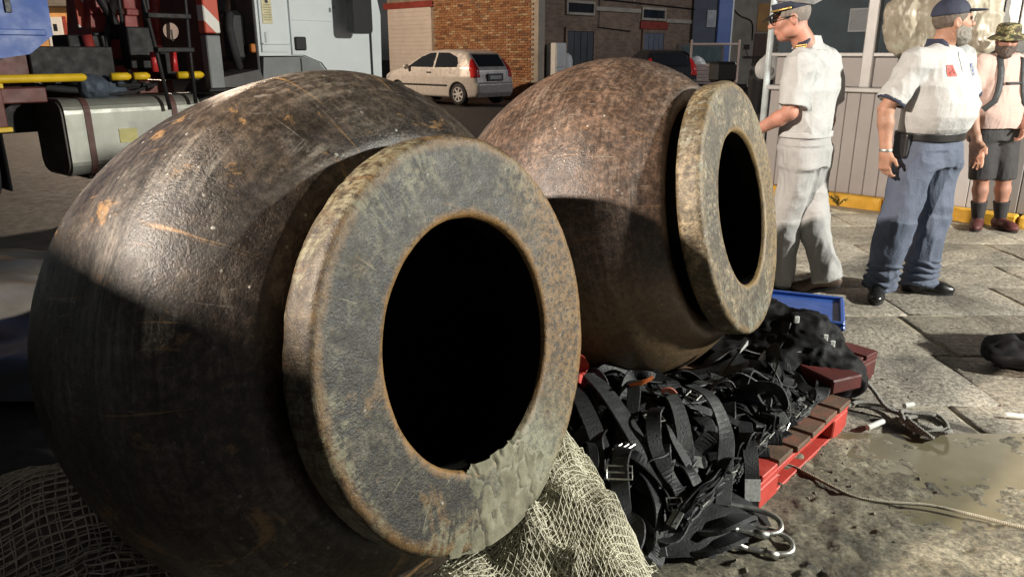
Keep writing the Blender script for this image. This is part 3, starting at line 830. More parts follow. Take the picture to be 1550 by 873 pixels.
def barrel(c, yaw, pitch, label, mb, mf, seed, shape):
    a = Vector((math.cos(pitch) * math.sin(yaw), -math.cos(pitch) * math.cos(yaw), math.sin(pitch)))
    e1 = a.cross(Vector((0, 0, 1))).normalized(); e2 = e1.cross(a)
    t = thing('barrel_vessel', label, 'barrel', (0, 0, 0), 0, 'huge rusty barrel vessels')
    M = Matrix((-e1, e2, a)).transposed().to_4x4(); M.translation = Vector(c)
    t.matrix_world = M
    # body
    s0, r0, sm, rm, sb, p1, p2 = shape
    prof = [(0.40, -s0 - 0.02), (0.42, -s0 - 0.008), (r0 - 0.02, -s0 - 0.001), (r0 - 0.008, -s0 + 0.001)]
    for q in np.linspace(0.02, 1, 26):
        prof.append((r0 + (rm - r0) * (1 - (1 - q) ** p1), -(s0 + (sm - s0) * q)))
    for q in np.concatenate([np.linspace(0.03, 0.9, 34), np.linspace(0.92, 1, 10)]):
        prof.append((max(0.001, rm * max(0, 1 - q ** p2) ** (1 / p2)), -(sm + sb * q)))
    m = MB(); m.lathe(prof, 180); me = m.mesh('body')
    def dent(V):
        L = V + seed * 3.1
        return 0.007 * fbm(L, 2.2, 1, 2) + 0.0010 * fbm(L, 16, 4, 3)
    displace(me, dent); link('body', me, mb, t, True)
    # flange: thick ring with worn, chipped edges
    prof = [(RI, -0.016), (RI + 0.003, -0.006), (RI + 0.009, -0.0015)] + [(r, 0.0) for r in np.linspace(RI + 0.018, RO - 0.018, 14)] + [(RO - 0.008, -0.002), (RO - 0.002, -0.008)] + [(RO, z) for z in np.linspace(-0.018, -0.07, 6)] + [(RO - 0.004, -0.082), (RO - 0.015, -0.088), (0.40, -0.088), (0.395, -0.1)]
    m = MB(); m.lathe(prof, 220); me = m.mesh('flange')
    def chip(V):
        L = V + seed * 1.7
        r = np.sqrt(V[:, 0] ** 2 + V[:, 1] ** 2)
        ed = np.exp(-((r - RO) / 0.012) ** 2)
        return 0.0015 * fbm(L, 5, 2, 3) + 0.0012 * fbm(L, 30, 6, 2) - ed * 0.006 * np.clip(fbm(L, 22, 3, 3) - 0.22, 0, 1)
    displace(me, chip); link('flange', me, mf, t, True)
    m = MB(); m.lathe([(RI + 0.0005, -0.014), (RI + 0.001, -0.05), (RI + 0.006, -0.1)], 96); link('bore', m.mesh('bore'), M_INNER, t, True)  # black liner that carries the painted shade of the mouth
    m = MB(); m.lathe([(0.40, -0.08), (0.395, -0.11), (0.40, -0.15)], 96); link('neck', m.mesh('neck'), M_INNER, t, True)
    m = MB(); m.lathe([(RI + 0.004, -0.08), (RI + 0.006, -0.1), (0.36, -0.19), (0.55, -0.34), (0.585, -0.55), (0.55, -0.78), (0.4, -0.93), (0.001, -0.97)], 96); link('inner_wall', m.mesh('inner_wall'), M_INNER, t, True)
    return t, M
b1, MX1 = barrel((-0.0798, 1.5899, 0.8299), R(55.12), R(10.35), 'nearest huge dark rusty barrel vessel with mud caked below its round mouth', M_DRUM1, M_FL1, 1.0, (0.135, 0.472, 0.363, 0.657, 0.824, 2.2, 2.48))
b2, MX2 = barrel((0.8549, 2.7590, 0.9054), R(58.46), R(12.29), 'farther brown rusty barrel vessel resting on red pallet and black straps', M_DRUM2, M_FL2, 4.0, (0.130, 0.4706, 0.505, 0.638, 0.737, 2.386, 1.9))
# mud caked on the lower lip of the near flange
na, nr = 90, 40
A, Rr = np.meshgrid(np.linspace(R(-122), R(-62), na), np.linspace(RI - 0.012, RO + 0.002, nr), indexing='ij')
Pn = np.stack([Rr * np.cos(A), Rr * np.sin(A), 0 * A], -1)
u = (A - R(-92)) / R(30)
mask = 0.75 - np.abs(u) ** 2.0 + 0.9 * fbm(Pn, 11, 3, 5) - 0.25 * np.clip((RI + 0.01 - Rr) / 0.02, 0, 1)
crack = np.abs(fbm(Pn, 15, 11, 3))
zz = 0.006 * np.clip(mask - 0.22, -0.5, 0.6) + 0.0016 * fbm(Pn, 22, 5, 3) - 0.010 * np.clip(0.07 - crack, 0, 1) / 0.07
zz = np.where(mask < 0.10, np.minimum(zz, -0.001), zz)
V = np.stack([Pn[..., 0], Pn[..., 1], zz], -1).reshape(-1, 3); I = np.arange(na * nr).reshape(na, nr)
Q = np.stack([I[:-1, :-1], I[:-1, 1:], I[1:, 1:], I[1:, :-1]], -1).reshape(-1, 4)
mk = mask.reshape(-1); Q = Q[(mk[Q] > 0.0).any(1)]
o = link('mud_crust', mesh_fast('mud_crust', V, Q), M_CRUST, b1, True); tag(o, 'cracked pale mud smeared under the opening')

# timber baulks under the near barrel
a1 = Vector((math.cos(R(10.14)) * math.sin(R(54.9)), -math.cos(R(10.14)) * math.cos(R(54.9)), 0)).normalized()
for k, (s, lab) in enumerate(((0.42, 'wooden baulk under the near barrel, the one closer to its mouth'), (0.85, 'wooden baulk under the near barrel, the one closer to its closed end'))):
    c = Vector((-0.0798, 1.5899, 0)) - a1 * s
    m = MB(); m.box((c.x, c.y, 0.05 - 0.004 * k), (1.0, 0.14, 0.1 - 0.008 * k), rotz(math.atan2(a1.x, -a1.y)), 0.008)
    tag(m.build('timber_baulk', M_WOOD), lab, 'timber', 'timber baulks under the near barrel')

# ------------------------------------------------------------------ pallets
M_PRED = mat('chipped_red_paint', (0.52, 0.055, 0.04), 0.55, 0, 0.25, 9, 0.5, 55, (0.60, 0.10, 0.07))
M_PTOP = mat('muddy_pallet_board', (0.14, 0.085, 0.055), 0.75, 0, 0.5, 7, 0.6, 60, (0.30, 0.08, 0.055), None, (1, 1, 1))
M_PMAR = mat('dark_red_pallet_paint', (0.085, 0.013, 0.011), 0.6, 0, 0.35, 8, 0.4, 60)
def pallet(loc, ang, lx, ly, label, mr, mt, h=0.148):
    t = thing('pallet', label, 'pallet', loc, ang, 'wooden pallets under the far barrel')
    j = lambda s: random.uniform(-s, s)
    for y in (0.06, ly / 2, ly - 0.06):          # bottom boards, blocks, stringers
        m = MB(); m.box((lx / 2, y, 0.012), (lx, 0.1, 0.022), None, 0.003); m.build('bottom_board', mr, t)
        for x in (0.075, lx - 0.075) if lx < 0.7 or y < 0.1 else (0.075, lx / 2, lx - 0.075):
            m = MB(); m.box((x + j(.004), y, 0.063), (0.145, 0.12, 0.078), None, 0.005); m.build('block', mr, t)
        m = MB(); m.box((lx / 2, y, 0.114), (lx, 0.12, 0.022), None, 0.003); m.build('stringer', mr, t)
    n = max(4, int(lx / 0.125)); w = lx / n
    for k in range(n):
        m = MB(); m.box((w * (k + 0.5), ly / 2 + j(.006), 0.1365 + j(.001)), (w - 0.018, ly + 0.004, 0.022), None, 0.003)
        m.build('top_board', mt if 0 < k else mr, t)
    return t
# the long red rim faces the camera's right
pang = math.atan2(0.74, 0.67)
pallet((0.8, 2.15, 0), pang, 0.8, 1.2, 'bright red chipped pallet under the black straps', M_PRED, M_PTOP)
pallet((1.30, 2.93, 0.0), R(40), 0.5, 0.75, 'dark maroon pallet behind the bright red one under a black heap', M_PMAR, M_PMAR)
m = MB(); m.box((1.22, 3.08, 0.18), (0.16, 0.62, 0.06), rotz(R(24)), 0.006)
tag(m.build('plank', M_PMAR), 'short dark red plank lying on the maroon pallet', 'plank')

# ------------------------------------------------------------------ straps
M_WEB = mat('black_webbing', (0.009, 0.010, 0.012), 0.55, 0, 0.3, 20, 0.5, 160, (0.018, 0.02, 0.022), 0.4)
M_WEBG = mat('grey_muddy_webbing', (0.028, 0.031, 0.032), 0.55, 0, 0.5, 14, 0.5, 160, (0.07, 0.074, 0.07), 0.45)
M_HEAP = mat('black_wet_cloth', (0.006, 0.006, 0.007), 0.7, 0, 0.3, 20, 0.4, 120, None, 0.2)
M_TAG = mat('silver_label', (0.72, 0.74, 0.72), 0.4, 0, 0.5, 90, 0.2, 80, (0.85, 0.86, 0.85))
M_TIP = mat('dusty_strap_end', (0.16, 0.165, 0.155), 0.6, 0, 0.5, 30, 0.4, 140, (0.30, 0.31, 0.29))
M_REDWEB = mat('red_sling_fabric', (0.48, 0.05, 0.035), 0.6, 0, 0.2, 12, 0.4, 120)
M_ORWEB = mat('orange_tag_fabric', (0.62, 0.16, 0.04), 0.6, 0, 0.2, 12, 0.3, 120)
pu = Vector((math.cos(pang), math.sin(pang))); pw = Vector((-math.sin(pang), math.cos(pang)))
def pile_h(x, y):
    h = 0.30 * math.exp(-((x - 0.40) / 0.40) ** 2 - ((y - 2.55) / 0.34) ** 2)
    h += 0.15 * math.exp(-((x - 0.42) / 0.36) ** 2 - ((y - 2.12) / 0.22) ** 2)
    h += 0.07 * math.exp(-((x - 0.92) / 0.25) ** 2 - ((y - 2.7) / 0.3) ** 2)
    h += 0.20 * math.exp(-((x - 0.98) / 0.22) ** 2 - ((y - 2.92) / 0.30) ** 2) + 0.06 * math.exp(-((x - 0.85) / 0.2) ** 2 - ((y - 2.5) / 0.2) ** 2)
    dx, dy = x - 0.8, y - 2.15
    a, b = dx * pu.x + dy * pu.y, dx * pw.x + dy * pw.y
    if -0.01 < a < 0.81 and -0.01 < b < 1.21: h = max(h, 0.15)
    P = np.array([[x, y, 0.0]])
    return max(0.006, h + 0.035 * float(fbm(P, 7.0, 2, 2)[0]) * min(1, h / 0.1))
def ribbon(pts, width, thick, tw0, tw1, name, m, parent=None, roll=0.0):
    """flat web belt along pts; twist angle from tw0 to tw1 about its path"""
    C = catmull(pts, 6); n = len(C); V = []; F = []
    up = Vector((0, 0, 1))
    for i, p in enumerate(C):
        d = (C[min(i + 1, n - 1)] - C[max(i - 1, 0)])
        if d.length < 1e-6: d = Vector((0, -1, 0))
        d.normalize()
        s = d.cross(up)
        s = s.normalized() if s.length > 1e-3 else Vector((1, 0, 0))
        nn = s.cross(d).normalized()
        an = tw0 + (tw1 - tw0) * i / (n - 1) + roll * math.sin(i * 0.5)
        s2 = s * math.cos(an) + nn * math.sin(an); n2 = -s * math.sin(an) + nn * math.cos(an)
        for (u, w) in ((-1, -1), (-0.9, 1.2), (0.9, 1.2), (1, -1)):
            V.append(p + s2 * u * width / 2 + n2 * w * thick / 2)
    for i in range(n - 1):
        for k in range(4):
            l = (k + 1) % 4
            F.append((i * 4 + k, i * 4 + l, i * 4 + 4 + l, i * 4 + 4 + k))
    F += [(0, 1, 2, 3), ((n - 1) * 4 + 3, (n - 1) * 4 + 2, (n - 1) * 4 + 1, (n - 1) * 4)]
    mb = MB(); mb.add(V, F)
    return mb.build(name, m, parent)
GS = 'black lifting straps tangled on and below the red pallet'
rs = random.Random(21)
for k in range(150):
    x = rs.uniform(0.10, 0.98) if k % 4 else rs.uniform(0.55, 1.0); y = rs.uniform(2.28, 2.68)
    if k >= 96: x = rs.uniform(0.72, 1.12); y = 2.2 + (x - 0.72) * 0.9 + rs.uniform(0.0, 0.5)
    ang = rs.uniform(-2.15, -1.0) if k % 3 else rs.uniform(-3.2, 0.4)
    lift = rs.uniform(0.0, 0.05); pts = []; L = rs.choice((7, 9, 11))
    loop = rs.random() < 0.35
    for i in range(L):
        h = pile_h(x, y) + 0.012 + lift * rs.uniform(0.4, 1.2)
        if loop and 2 < i < 5: h += rs.uniform(0.02, 0.07)
        pts.append((x, y, h))
        st = rs.uniform(0.055, 0.085)
        x += math.cos(ang) * st; y += math.sin(ang) * st
        ang += rs.uniform(-0.55, 0.55)
        if y < 1.95: ang += rs.choice((-0.9, 0.9))
        x = min(max(x, 0.06), 1.25)
        q = (x - 0.8) * pw.x + (y - 2.15) * pw.y
        if q < 0.09:
            x += pw.x * (0.09 - q); y += pw.y * (0.09 - q)
            if y < 2.12: x = min(x, 0.70)
    w = rs.choice((0.03, 0.045, 0.05, 0.055, 0.06))
    t0 = rs.uniform(-0.5, 0.5)
    o = ribbon(pts, w, 0.0035, t0, t0 + rs.uniform(-1.2, 1.2), 'lifting_strap', M_WEBG if rs.random() < 0.3 else M_WEB, None, rs.uniform(0, 0.25))
    if k % 6 == 0:                                # pale dusty ends and metal buckles on some of them
        e = Vector(pts[-1]); e0 = Vector(pts[-2])
        ribbon([e0.lerp(e, 0.35) + Vector((0, 0, 0.003)), e0.lerp(e, 0.7) + Vector((0, 0, 0.003)), e + Vector((0, 0, 0.003))], w + 0.003, 0.006, 0.2, 0.3, 'strap_tip', M_TIP, o)
    if k % 9 == 4:
        c = Vector(pts[len(pts) // 2]) + Vector((0, 0, 0.012)); u = (Vector(pts[len(pts) // 2 + 1]) - Vector(pts[len(pts) // 2 - 1])).normalized(); v = u.cross(Vector((0, 0, 1))).normalized()
        mb = MB(); mb.tube([c + u * a * 0.02 + v * b * (w / 2 + 0.008) for a, b in ((-1, -1), (1, -1), (1, 1), (-1, 1))], 0.0035, 6, True); mb.tube([c - v * (w / 2 + 0.008), c + v * (w / 2 + 0.008)], 0.003, 6); mb.build('buckle', M_STEEL, o)
    tag(o, 'flat black webbing strap in the tangle between the two barrels and the red pallet', 'strap', GS)
# long straps that hang down the front
for k, (p, w, mm, lab) in enumerate((
    ([(0.20, 2.42, 0.37), (0.235, 2.30, 0.34), (0.275, 2.19, 0.27), (0.315, 2.08, 0.16), (0.33, 2.02, 0.07), (0.34, 1.98, 0.02)], 0.062, M_WEB, 'broad black strap hanging down beside the pale net, leftmost of the tangle'),
    ([(0.27, 2.44, 0.385), (0.33, 2.32, 0.35), (0.40, 2.18, 0.27), (0.47, 2.05, 0.16), (0.50, 1.97, 0.06), (0.50, 1.92, 0.02)], 0.066, M_WEBG, 'broad grey black strap falling diagonally below the far barrel'),
    ([(0.52, 2.40, 0.36), (0.55, 2.30, 0.33), (0.56, 2.20, 0.25), (0.55, 2.10, 0.16), (0.57, 2.0, 0.07)], 0.055, M_WEBG, 'grey black strap hanging under the orange tag'),
    ([(0.62, 2.42, 0.35), (0.67, 2.33, 0.345), (0.70, 2.24, 0.27), (0.68, 2.15, 0.2), (0.66, 2.07, 0.1)], 0.055, M_WEBG, 'grey black strap draped left of the labelled strap'))):
    tag(ribbon(p, w, 0.004, 0.15, -0.35 + 0.2 * k, 'lifting_strap', mm), lab, 'strap', GS)
st = ribbon([(0.80, 2.36, 0.24), (0.785, 2.29, 0.235), (0.775, 2.215, 0.22), (0.772, 2.165, 0.17), (0.772, 2.145, 0.10), (0.773, 2.13, 0.03)], 0.052, 0.004, 0.1, 0.05, 'lifting_strap', M_WEB)
tag(st, 'black strap with silver label hanging over the red pallet corner', 'strap', GS)
m = MB(); V = [(0.747, 2.1515, 0.145), (0.797, 2.1505, 0.145), (0.798, 2.1345, 0.075), (0.748, 2.1355, 0.075)]
m.add([Vector(v) + Vector((0, -0.006, 0.001)) for v in V] + [Vector(v) + Vector((0, -0.003, 0.0)) for v in V], [(0, 1, 2, 3), (7, 6, 5, 4), (0, 4, 5, 1), (1, 5, 6, 2), (2, 6, 7, 3), (3, 7, 4, 0)])
m.build('printed_label', M_TAG, st)
for p, lab, tw in (([(0.84, 2.55, 0.26), (0.90, 2.50, 0.31), (0.95, 2.47, 0.30), (0.97, 2.43, 0.24), (0.93, 2.40, 0.22)], 'black strap arched in a loop over the red pallet boards', 1.0), ([(0.78, 2.62, 0.30), (0.83, 2.64, 0.36), (0.87, 2.66, 0.40)], 'stiff strap end with pale tip sticking up under the far barrel mouth', 0.5), ([(0.95, 2.60, 0.22), (1.0, 2.66, 0.3), (1.02, 2.72, 0.36), (1.0, 2.78, 0.3)], 'black strap end sticking up right of the pale tipped one', 1.2)):
    o = ribbon(p, 0.055, 0.004, tw, tw + 0.5, 'lifting_strap', M_WEBG); tag(o, lab, 'strap', GS)
    if 'pale tip' in lab:
        ribbon([Vector(p[-1]) - Vector((0.016, 0.008, 0.016)), Vector(p[-1]), Vector(p[-1]) + Vector((0.014, 0.007, 0.014))], 0.058, 0.007, tw + 0.4, tw + 0.5, 'strap_tip', M_TAG, o)
tag(ribbon([(0.16, 2.42, 0.33), (0.175, 2.41, 0.42), (0.215, 2.42, 0.45), (0.245, 2.43, 0.40), (0.24, 2.40, 0.36)], 0.06, 0.006, 0.6, 1.2, 'red_sling', M_REDWEB), 'red webbing sling looped between the two barrels', 'sling')
tag(ribbon([(0.40, 2.36, 0.375), (0.44, 2.35, 0.392), (0.475, 2.36, 0.405)], 0.035, 0.004, 0.7, 0.9, 'orange_tag', M_ORWEB), 'bright orange fabric tag poking out under the far barrel', 'tag')
tag(ribbon([(0.50, 2.33, 0.37), (0.525, 2.33, 0.375), (0.545, 2.33, 0.36)], 0.034, 0.004, 0.9, 0.7, 'pink_tag', mat('faded_red_fabric', (0.42, 0.13, 0.09), 0.7)), 'faded pink fabric tag right of the orange one', 'tag')
# dark mass of straps underneath
nx, ny = 70, 60
gx, gy = np.meshgrid(np.linspace(0.02, 1.35, nx), np.linspace(1.86, 3.4, ny), indexing='ij')
gz = np.array([[pile_h(a, b) - 0.012 for a, b in zip(r1, r2)] for r1, r2 in zip(gx, gy)])
V = np.stack([gx, gy, gz], -1).reshape(-1, 3); I = np.arange(nx * ny).reshape(nx, ny)
Q = np.stack([I[:-1, :-1], I[1:, :-1], I[1:, 1:], I[:-1, 1:]], -1).reshape(-1, 4)
dx, dy = V[:, 0] - 0.8, V[:, 1] - 2.15
a, b = dx * pu.x + dy * pu.y, dx * pw.x + dy * pw.y
keep = (V[:, 2] > 0.035) & ~((a > 0.15) & (V[:, 2] < 0.165) & (a < 0.9)) & ~((b < 0.02) & (a > -0.02)); Q = Q[keep[Q].all(1)]
tag(link('strap_mass', mesh_fast('strap_mass', V, Q), M_WEB, None, True), 'dense dark lower layer of the strap tangle', 'straps', None, 'stuff')
# black heap of harness behind, on the maroon pallet
s = SDF((-0.6, -0.55, -0.05), (0.6, 0.55, 0.5), 0.01)
for c, r in (((0, 0, 0.1), (0.34, 0.27, 0.14)), ((-0.12, 0.08, 0.2), (0.2, 0.17, 0.13)), ((0.14, 0.02, 0.18), (0.16, 0.16, 0.12)), ((-0.28, -0.1, 0.12), (0.2, 0.16, 0.13)), ((0.25, -0.08, 0.08), (0.17, 0.15, 0.1))):
    s.ell(c, r, None, 0.05)
me = s.mesh('harness_heap'); displace(me, lambda V: 0.02 * fbm(V, 7, 1, 4) + 0.03 * (0.4 - np.abs(vnoise(V, (9, 20, 13), 4))) + 0.014 * (0.4 - np.abs(vnoise(V, (26, 18, 30), 7))))
hp = thing('harness_heap', 'black heap of harness and cloth in front of the blue lidded box', 'heap', (1.15, 3.2, 0.06), R(-25))
link('cloth', me, M_HEAP, hp, True)
for k in range(10):
    a = rs.uniform(0, 6.28); P = []
    for i in range(5):
        rr = 0.34 - 0.05 * i; P.append((rr * math.cos(a + i * 0.22), 0.8 * rr * math.sin(a + i * 0.22), 0.05 + 0.055 * i + rs.uniform(0, .02)))
    ribbon(P, 0.04, 0.004, 0.2, rs.uniform(-.6, .6), 'strap', M_WEB, hp)
for c in ((0.12, -0.12, 0.31), (0.24, -0.1, 0.24), (0.27, -0.08, 0.21)):
    m = MB(); m.box(c, (0.022, 0.008, 0.032), rotz(0.4), 0.003); m.build('buckle', M_TAG, hp)

# steel snap hooks on the ground
def snap_hook(loc, rz, tilt, label):
    t = thing('snap_hook', label, 'hook', loc, rz, 'steel snap hooks on the ground'); t.rotation_euler = (tilt, R(-6), rz)
    P = []
    for k in range(30):
        an = 0.55 + (2 * math.pi - 0.75) * k / 29
        P.append((0.115 * math.copysign(abs(math.cos(an)) ** 0.7, math.cos(an)), 0.05 * math.copysign(abs(math.sin(an)) ** 0.8, math.sin(an)), 0))
    m = MB(); m.tube(P[::-1], 0.0085, 10); m.build('bow', M_STEEL, t, True)
    m = MB(); m.tube([P[0], (0.02, 0.052, 0.002)], 0.0075, 10); m.build('gate', M_STEEL, t, True)
    m = MB(); m.tube([(-0.07, 0.052, 0), (-0.03, 0.052, 0)], 0.0125, 10); m.build('sleeve', M_STEEL, t, True)
snap_hook((0.715, 2.035, 0.075), R(172), R(-12), 'upper of two bright steel snap hooks beside the red pallet corner')
snap_hook((0.735, 1.985, 0.042), R(167), R(-10), 'lower of two bright steel snap hooks beside the red pallet corner')
tag(ribbon([(0.55, 2.0, 0.06), (0.60, 1.955, 0.09), (0.66, 1.965, 0.115), (0.71, 2.01, 0.10), (0.74, 2.06, 0.06)], 0.06, 0.012, 0.1, 0.2, 'sling_end', M_WEBG), 'thick stitched sling end threaded through the steel hooks', 'strap', GS)
tag(ribbon([(0.50, 1.94, 0.03), (0.56, 1.91, 0.05), (0.63, 1.92, 0.07), (0.69, 1.97, 0.06)], 0.055, 0.012, 0.3, 0.1, 'sling_end', M_WEB), 'black stitched sling end lying left below the steel hooks', 'strap', GS)

# ------------------------------------------------------------------ nets
def net(name, label, h_fn, region, cell, rad, layers, m, m_base, seed, base=True):
    rg = np.random.default_rng(seed)
    t = thing(name, label, 'net', (0, 0, 0), 0, 'fishing nets under the near barrel')
    x0, x1, y0, y1 = region; cx, cy = (x0 + x1) / 2, (y0 + y1) / 2; W = max(x1 - x0, y1 - y0) * 0.95
    allV = []; allQ = []; off = 0
    for L in range(layers):
        c = cell * rg.uniform(0.85, 1.35); n = int(2 * W / c)
        ii, jj = np.meshgrid(np.arange(n), np.arange(n), indexing='ij')
        an = rg.uniform(0.3, 1.3)
        uu = (ii - n / 2) * c; vv = (jj - n / 2) * c
        x = cx + uu * math.cos(an) - vv * math.sin(an); y = cy + uu * math.sin(an) + vv * math.cos(an)
        P = np.stack([x, y, np.full_like(x, L * 1.3)], -1)
        x = x + 0.10 * fbm(P, 3, 1, 3) + 0.02 * fbm(P, 12, 4, 2) + 0.10 * c * rg.normal(size=x.shape); y = y + 0.10 * fbm(P, 3, 7, 3) + 0.02 * fbm(P, 12, 9, 2) + 0.10 * c * rg.normal(size=x.shape)
        for it in range(45):                      # let the netting shrink onto the heap so that its cells stay even
            z = h_fn(x, y); dxs = np.zeros_like(x); dys = np.zeros_like(x)
            for ax in (0, 1):
                ex, ey, ez = np.diff(x, axis=ax), np.diff(y, axis=ax), np.diff(z, axis=ax)
                l = np.sqrt(ex * ex + ey * ey + ez * ez) + 1e-9; k = 0.22 * (l - c) / l
                a = (slice(None, -1), slice(None)) if ax == 0 else (slice(None), slice(None, -1)); b = (slice(1, None), slice(None)) if ax == 0 else (slice(None), slice(1, None))
                dxs[a] += k * ex; dys[a] += k * ey; dxs[b] -= k * ex; dys[b] -= k * ey
            x = x + dxs; y = y + dys
        h = h_fn(x, y)
        P = np.stack([x, y, np.full_like(x, L * 2.7)], -1)
        z = h + 0.004 + 0.007 * L + 0.022 * np.clip(fbm(P, 7, 3 + L, 3), -0.2, 1) + 0.012 * (0.5 - np.abs(fbm(P, 11, 5 + L, 2)))
        Nn = np.stack([x, y, z], -1).reshape(-1, 3)
        ok = ((h > 0.012) & (x > x0) & (x < x1) & (y > y0) & (y < y1)).reshape(-1)
        ok &= (fbm(P, 3.0, 13 + L, 2) > -0.75 + 0.10 * L).reshape(-1)
        I = np.arange(n * n).reshape(n, n)
        E = np.concatenate([np.stack([I[:-1].ravel(), I[1:].ravel()], 1), np.stack([I[:, :-1].ravel(), I[:, 1:].ravel()], 1)])
        E = E[ok[E].all(1)]
        A, B = Nn[E[:, 0]], Nn[E[:, 1]]
        d = B - A; d /= np.linalg.norm(d, axis=1)[:, None] + 1e-9
        s = np.cross(d, [0.1, 0.2, 0.97]); s /= np.linalg.norm(s, axis=1)[:, None] + 1e-9; q = np.cross(s, d)
        rad_ = rad * rg.uniform(0.75, 1.35, (len(E), 1))
        ring = [s * math.cos(a) + q * math.sin(a) for a in (math.pi / 2, math.pi * 7 / 6, math.pi * 11 / 6)]
        V = np.stack([A + r_ * rad_ for r_ in ring] + [B + r_ * rad_ for r_ in ring], 1).reshape(-1, 3)
        b0 = off + np.arange(len(E))[:, None] * 6
        for k in range(3):
            l = (k + 1) % 3
            allQ.append(np.concatenate([b0 + k, b0 + l, b0 + 3 + l, b0 + 3 + k], 1))
        allV.append(V); off += len(V)
    link('mesh_netting', mesh_fast('mesh_netting', np.concatenate(allV), np.concatenate(allQ)), m, t)
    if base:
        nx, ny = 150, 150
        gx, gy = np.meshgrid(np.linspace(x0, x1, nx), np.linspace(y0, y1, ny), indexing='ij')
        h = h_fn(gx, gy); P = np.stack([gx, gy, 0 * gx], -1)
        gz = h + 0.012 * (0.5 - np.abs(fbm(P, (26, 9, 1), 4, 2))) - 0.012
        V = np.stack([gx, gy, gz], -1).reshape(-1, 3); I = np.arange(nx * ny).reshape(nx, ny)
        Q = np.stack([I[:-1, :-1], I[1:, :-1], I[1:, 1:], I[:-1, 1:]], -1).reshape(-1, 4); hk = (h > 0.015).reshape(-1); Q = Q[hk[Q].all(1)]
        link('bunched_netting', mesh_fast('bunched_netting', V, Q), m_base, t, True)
    return t
def h_right(x, y):
    P = np.stack([x, y, 0 * x], -1)
    h = 0.40 * np.exp(-((x - 0.10) / 0.17) ** 2 - ((y - 1.98) / 0.2) ** 2) + 0.20 * np.exp(-((x + 0.12) / 0.3) ** 2 - ((y - 1.62) / 0.26) ** 2) + 0.20 * np.exp(-((x - 0.24) / 0.15) ** 2 - ((y - 1.78) / 0.2) ** 2)
    h = h + 0.09 * fbm(P, 5, 2, 4) * np.clip(h / 0.1, 0, 1) + 0.11 * (0.3 - np.abs(vnoise(P, (5, 10, 1), 6))) * np.clip(h / 0.1, 0, 1) + 0.05 * (0.3 - np.abs(vnoise(P, (17, 9, 1), 8))) * np.clip(h / 0.1, 0, 1)
    return h - 0.03
def h_left(x, y):
    P = np.stack([x, y, 0 * x], -1)
    h = 0.24 * np.exp(-((x + 1.42) / 0.4) ** 2 - ((y - 2.05) / 0.28) ** 2) + 0.16 * np.exp(-((x + 1.05) / 0.5) ** 2 - ((y - 1.62) / 0.35) ** 2) + 0.10 * np.exp(-((x + 0.6) / 0.35) ** 2 - ((y - 1.35) / 0.3) ** 2)
    return h + 0.035 * fbm(P, 5, 3, 4) * np.clip(h / 0.1, 0, 1) - 0.03
M_NETP = mat('pale_net_twine', (0.66, 0.63, 0.49), 0.75, 0, 0.25, 10, 0, 60, (0.74, 0.72, 0.55))
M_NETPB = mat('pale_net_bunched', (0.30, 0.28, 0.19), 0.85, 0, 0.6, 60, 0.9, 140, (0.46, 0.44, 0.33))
M_NETB = mat('brown_net_twine', (0.72, 0.62, 0.50), 0.75, 0, 0.3, 8, 0, 60, (0.45, 0.38, 0.3))
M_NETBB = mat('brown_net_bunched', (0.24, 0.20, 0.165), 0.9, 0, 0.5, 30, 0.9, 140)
net('fishing_net', 'pale yellowish fishing net bunched between near barrel and black straps', h_right, (-0.55, 0.55, 1.15, 2.3), 0.0145, 0.0014, 4, M_NETP, M_NETPB, 5)
net('fishing_net', 'brown fishing net spread at bottom left under the near barrel', h_left, (-1.95, -0.35, 0.95, 2.4), 0.030, 0.0026, 2, M_NETB, M_NETBB, 9)

# ------------------------------------------------------------------ ropes and small things
def rope_mat(name, c):
    t = NT(name)
    w = t.n('ShaderNodeTexWave', {'Vector': t.obj(), 'Scale': 60.0, 'Distortion': 2.0, 'Detail': 1.0}).outputs['Fac']
    t.bump(w, 0.8, 0.004)
    return t.out(t.ramp(w, [(0.1, dk(c, 0.45)), (0.6, c), (1.0, dk(c, 1.2))]), 0.8)
M_ROPE = rope_mat('hemp_rope', (0.46, 0.42, 0.32)); M_ROPEG = rope_mat('grey_rope', (0.32, 0.31, 0.28))
m = MB(); m.tube(catmull([(0.98, 2.47, 0.02), (1.03, 2.42, 0.022), (1.08, 2.33, 0.026), (1.15, 2.235, 0.026), (1.25, 2.205, 0.024), (1.38, 2.19, 0.022), (1.5, 2.135, 0.02), (1.63, 2.065, 0.02), (1.85, 1.99, 0.02)], 10), 0.0058, 8)
tag(m.build('rope', M_ROPE, None, True), 'single rope running over the mud from the red pallet to the right', 'rope')
pts = [(1.12, 2.98, 0.24), (1.22, 2.98, 0.245), (1.33, 3.02, 0.235), (1.43, 3.03, 0.20), (1.52, 2.95, 0.10), (1.58, 2.87, 0.03)]
rr = random.Random(4)
for k in range(22):
    an = k * 1.1; r = 0.05 + 0.05 * rr.random()
    pts.append((1.66 + r * 0.9 * math.cos(an), 2.80 + r * math.sin(an) - 0.004 * k, 0.022 + 0.01 * rr.random() + (0.02 if k % 4 == 0 else 0)))
pts += [(1.60, 2.90, 0.02), (1.50, 2.97, 0.02), (1.42, 2.93, 0.02)]
m = MB(); m.tube(catmull(pts, 8), 0.009, 8)
tag(m.build('rope', M_ROPEG, None, True), 'grey rope hanging off the maroon pallet into a loose tangle', 'rope')
M_PALEPL = mat('white_plastic', (0.7, 0.7, 0.66), 0.4)
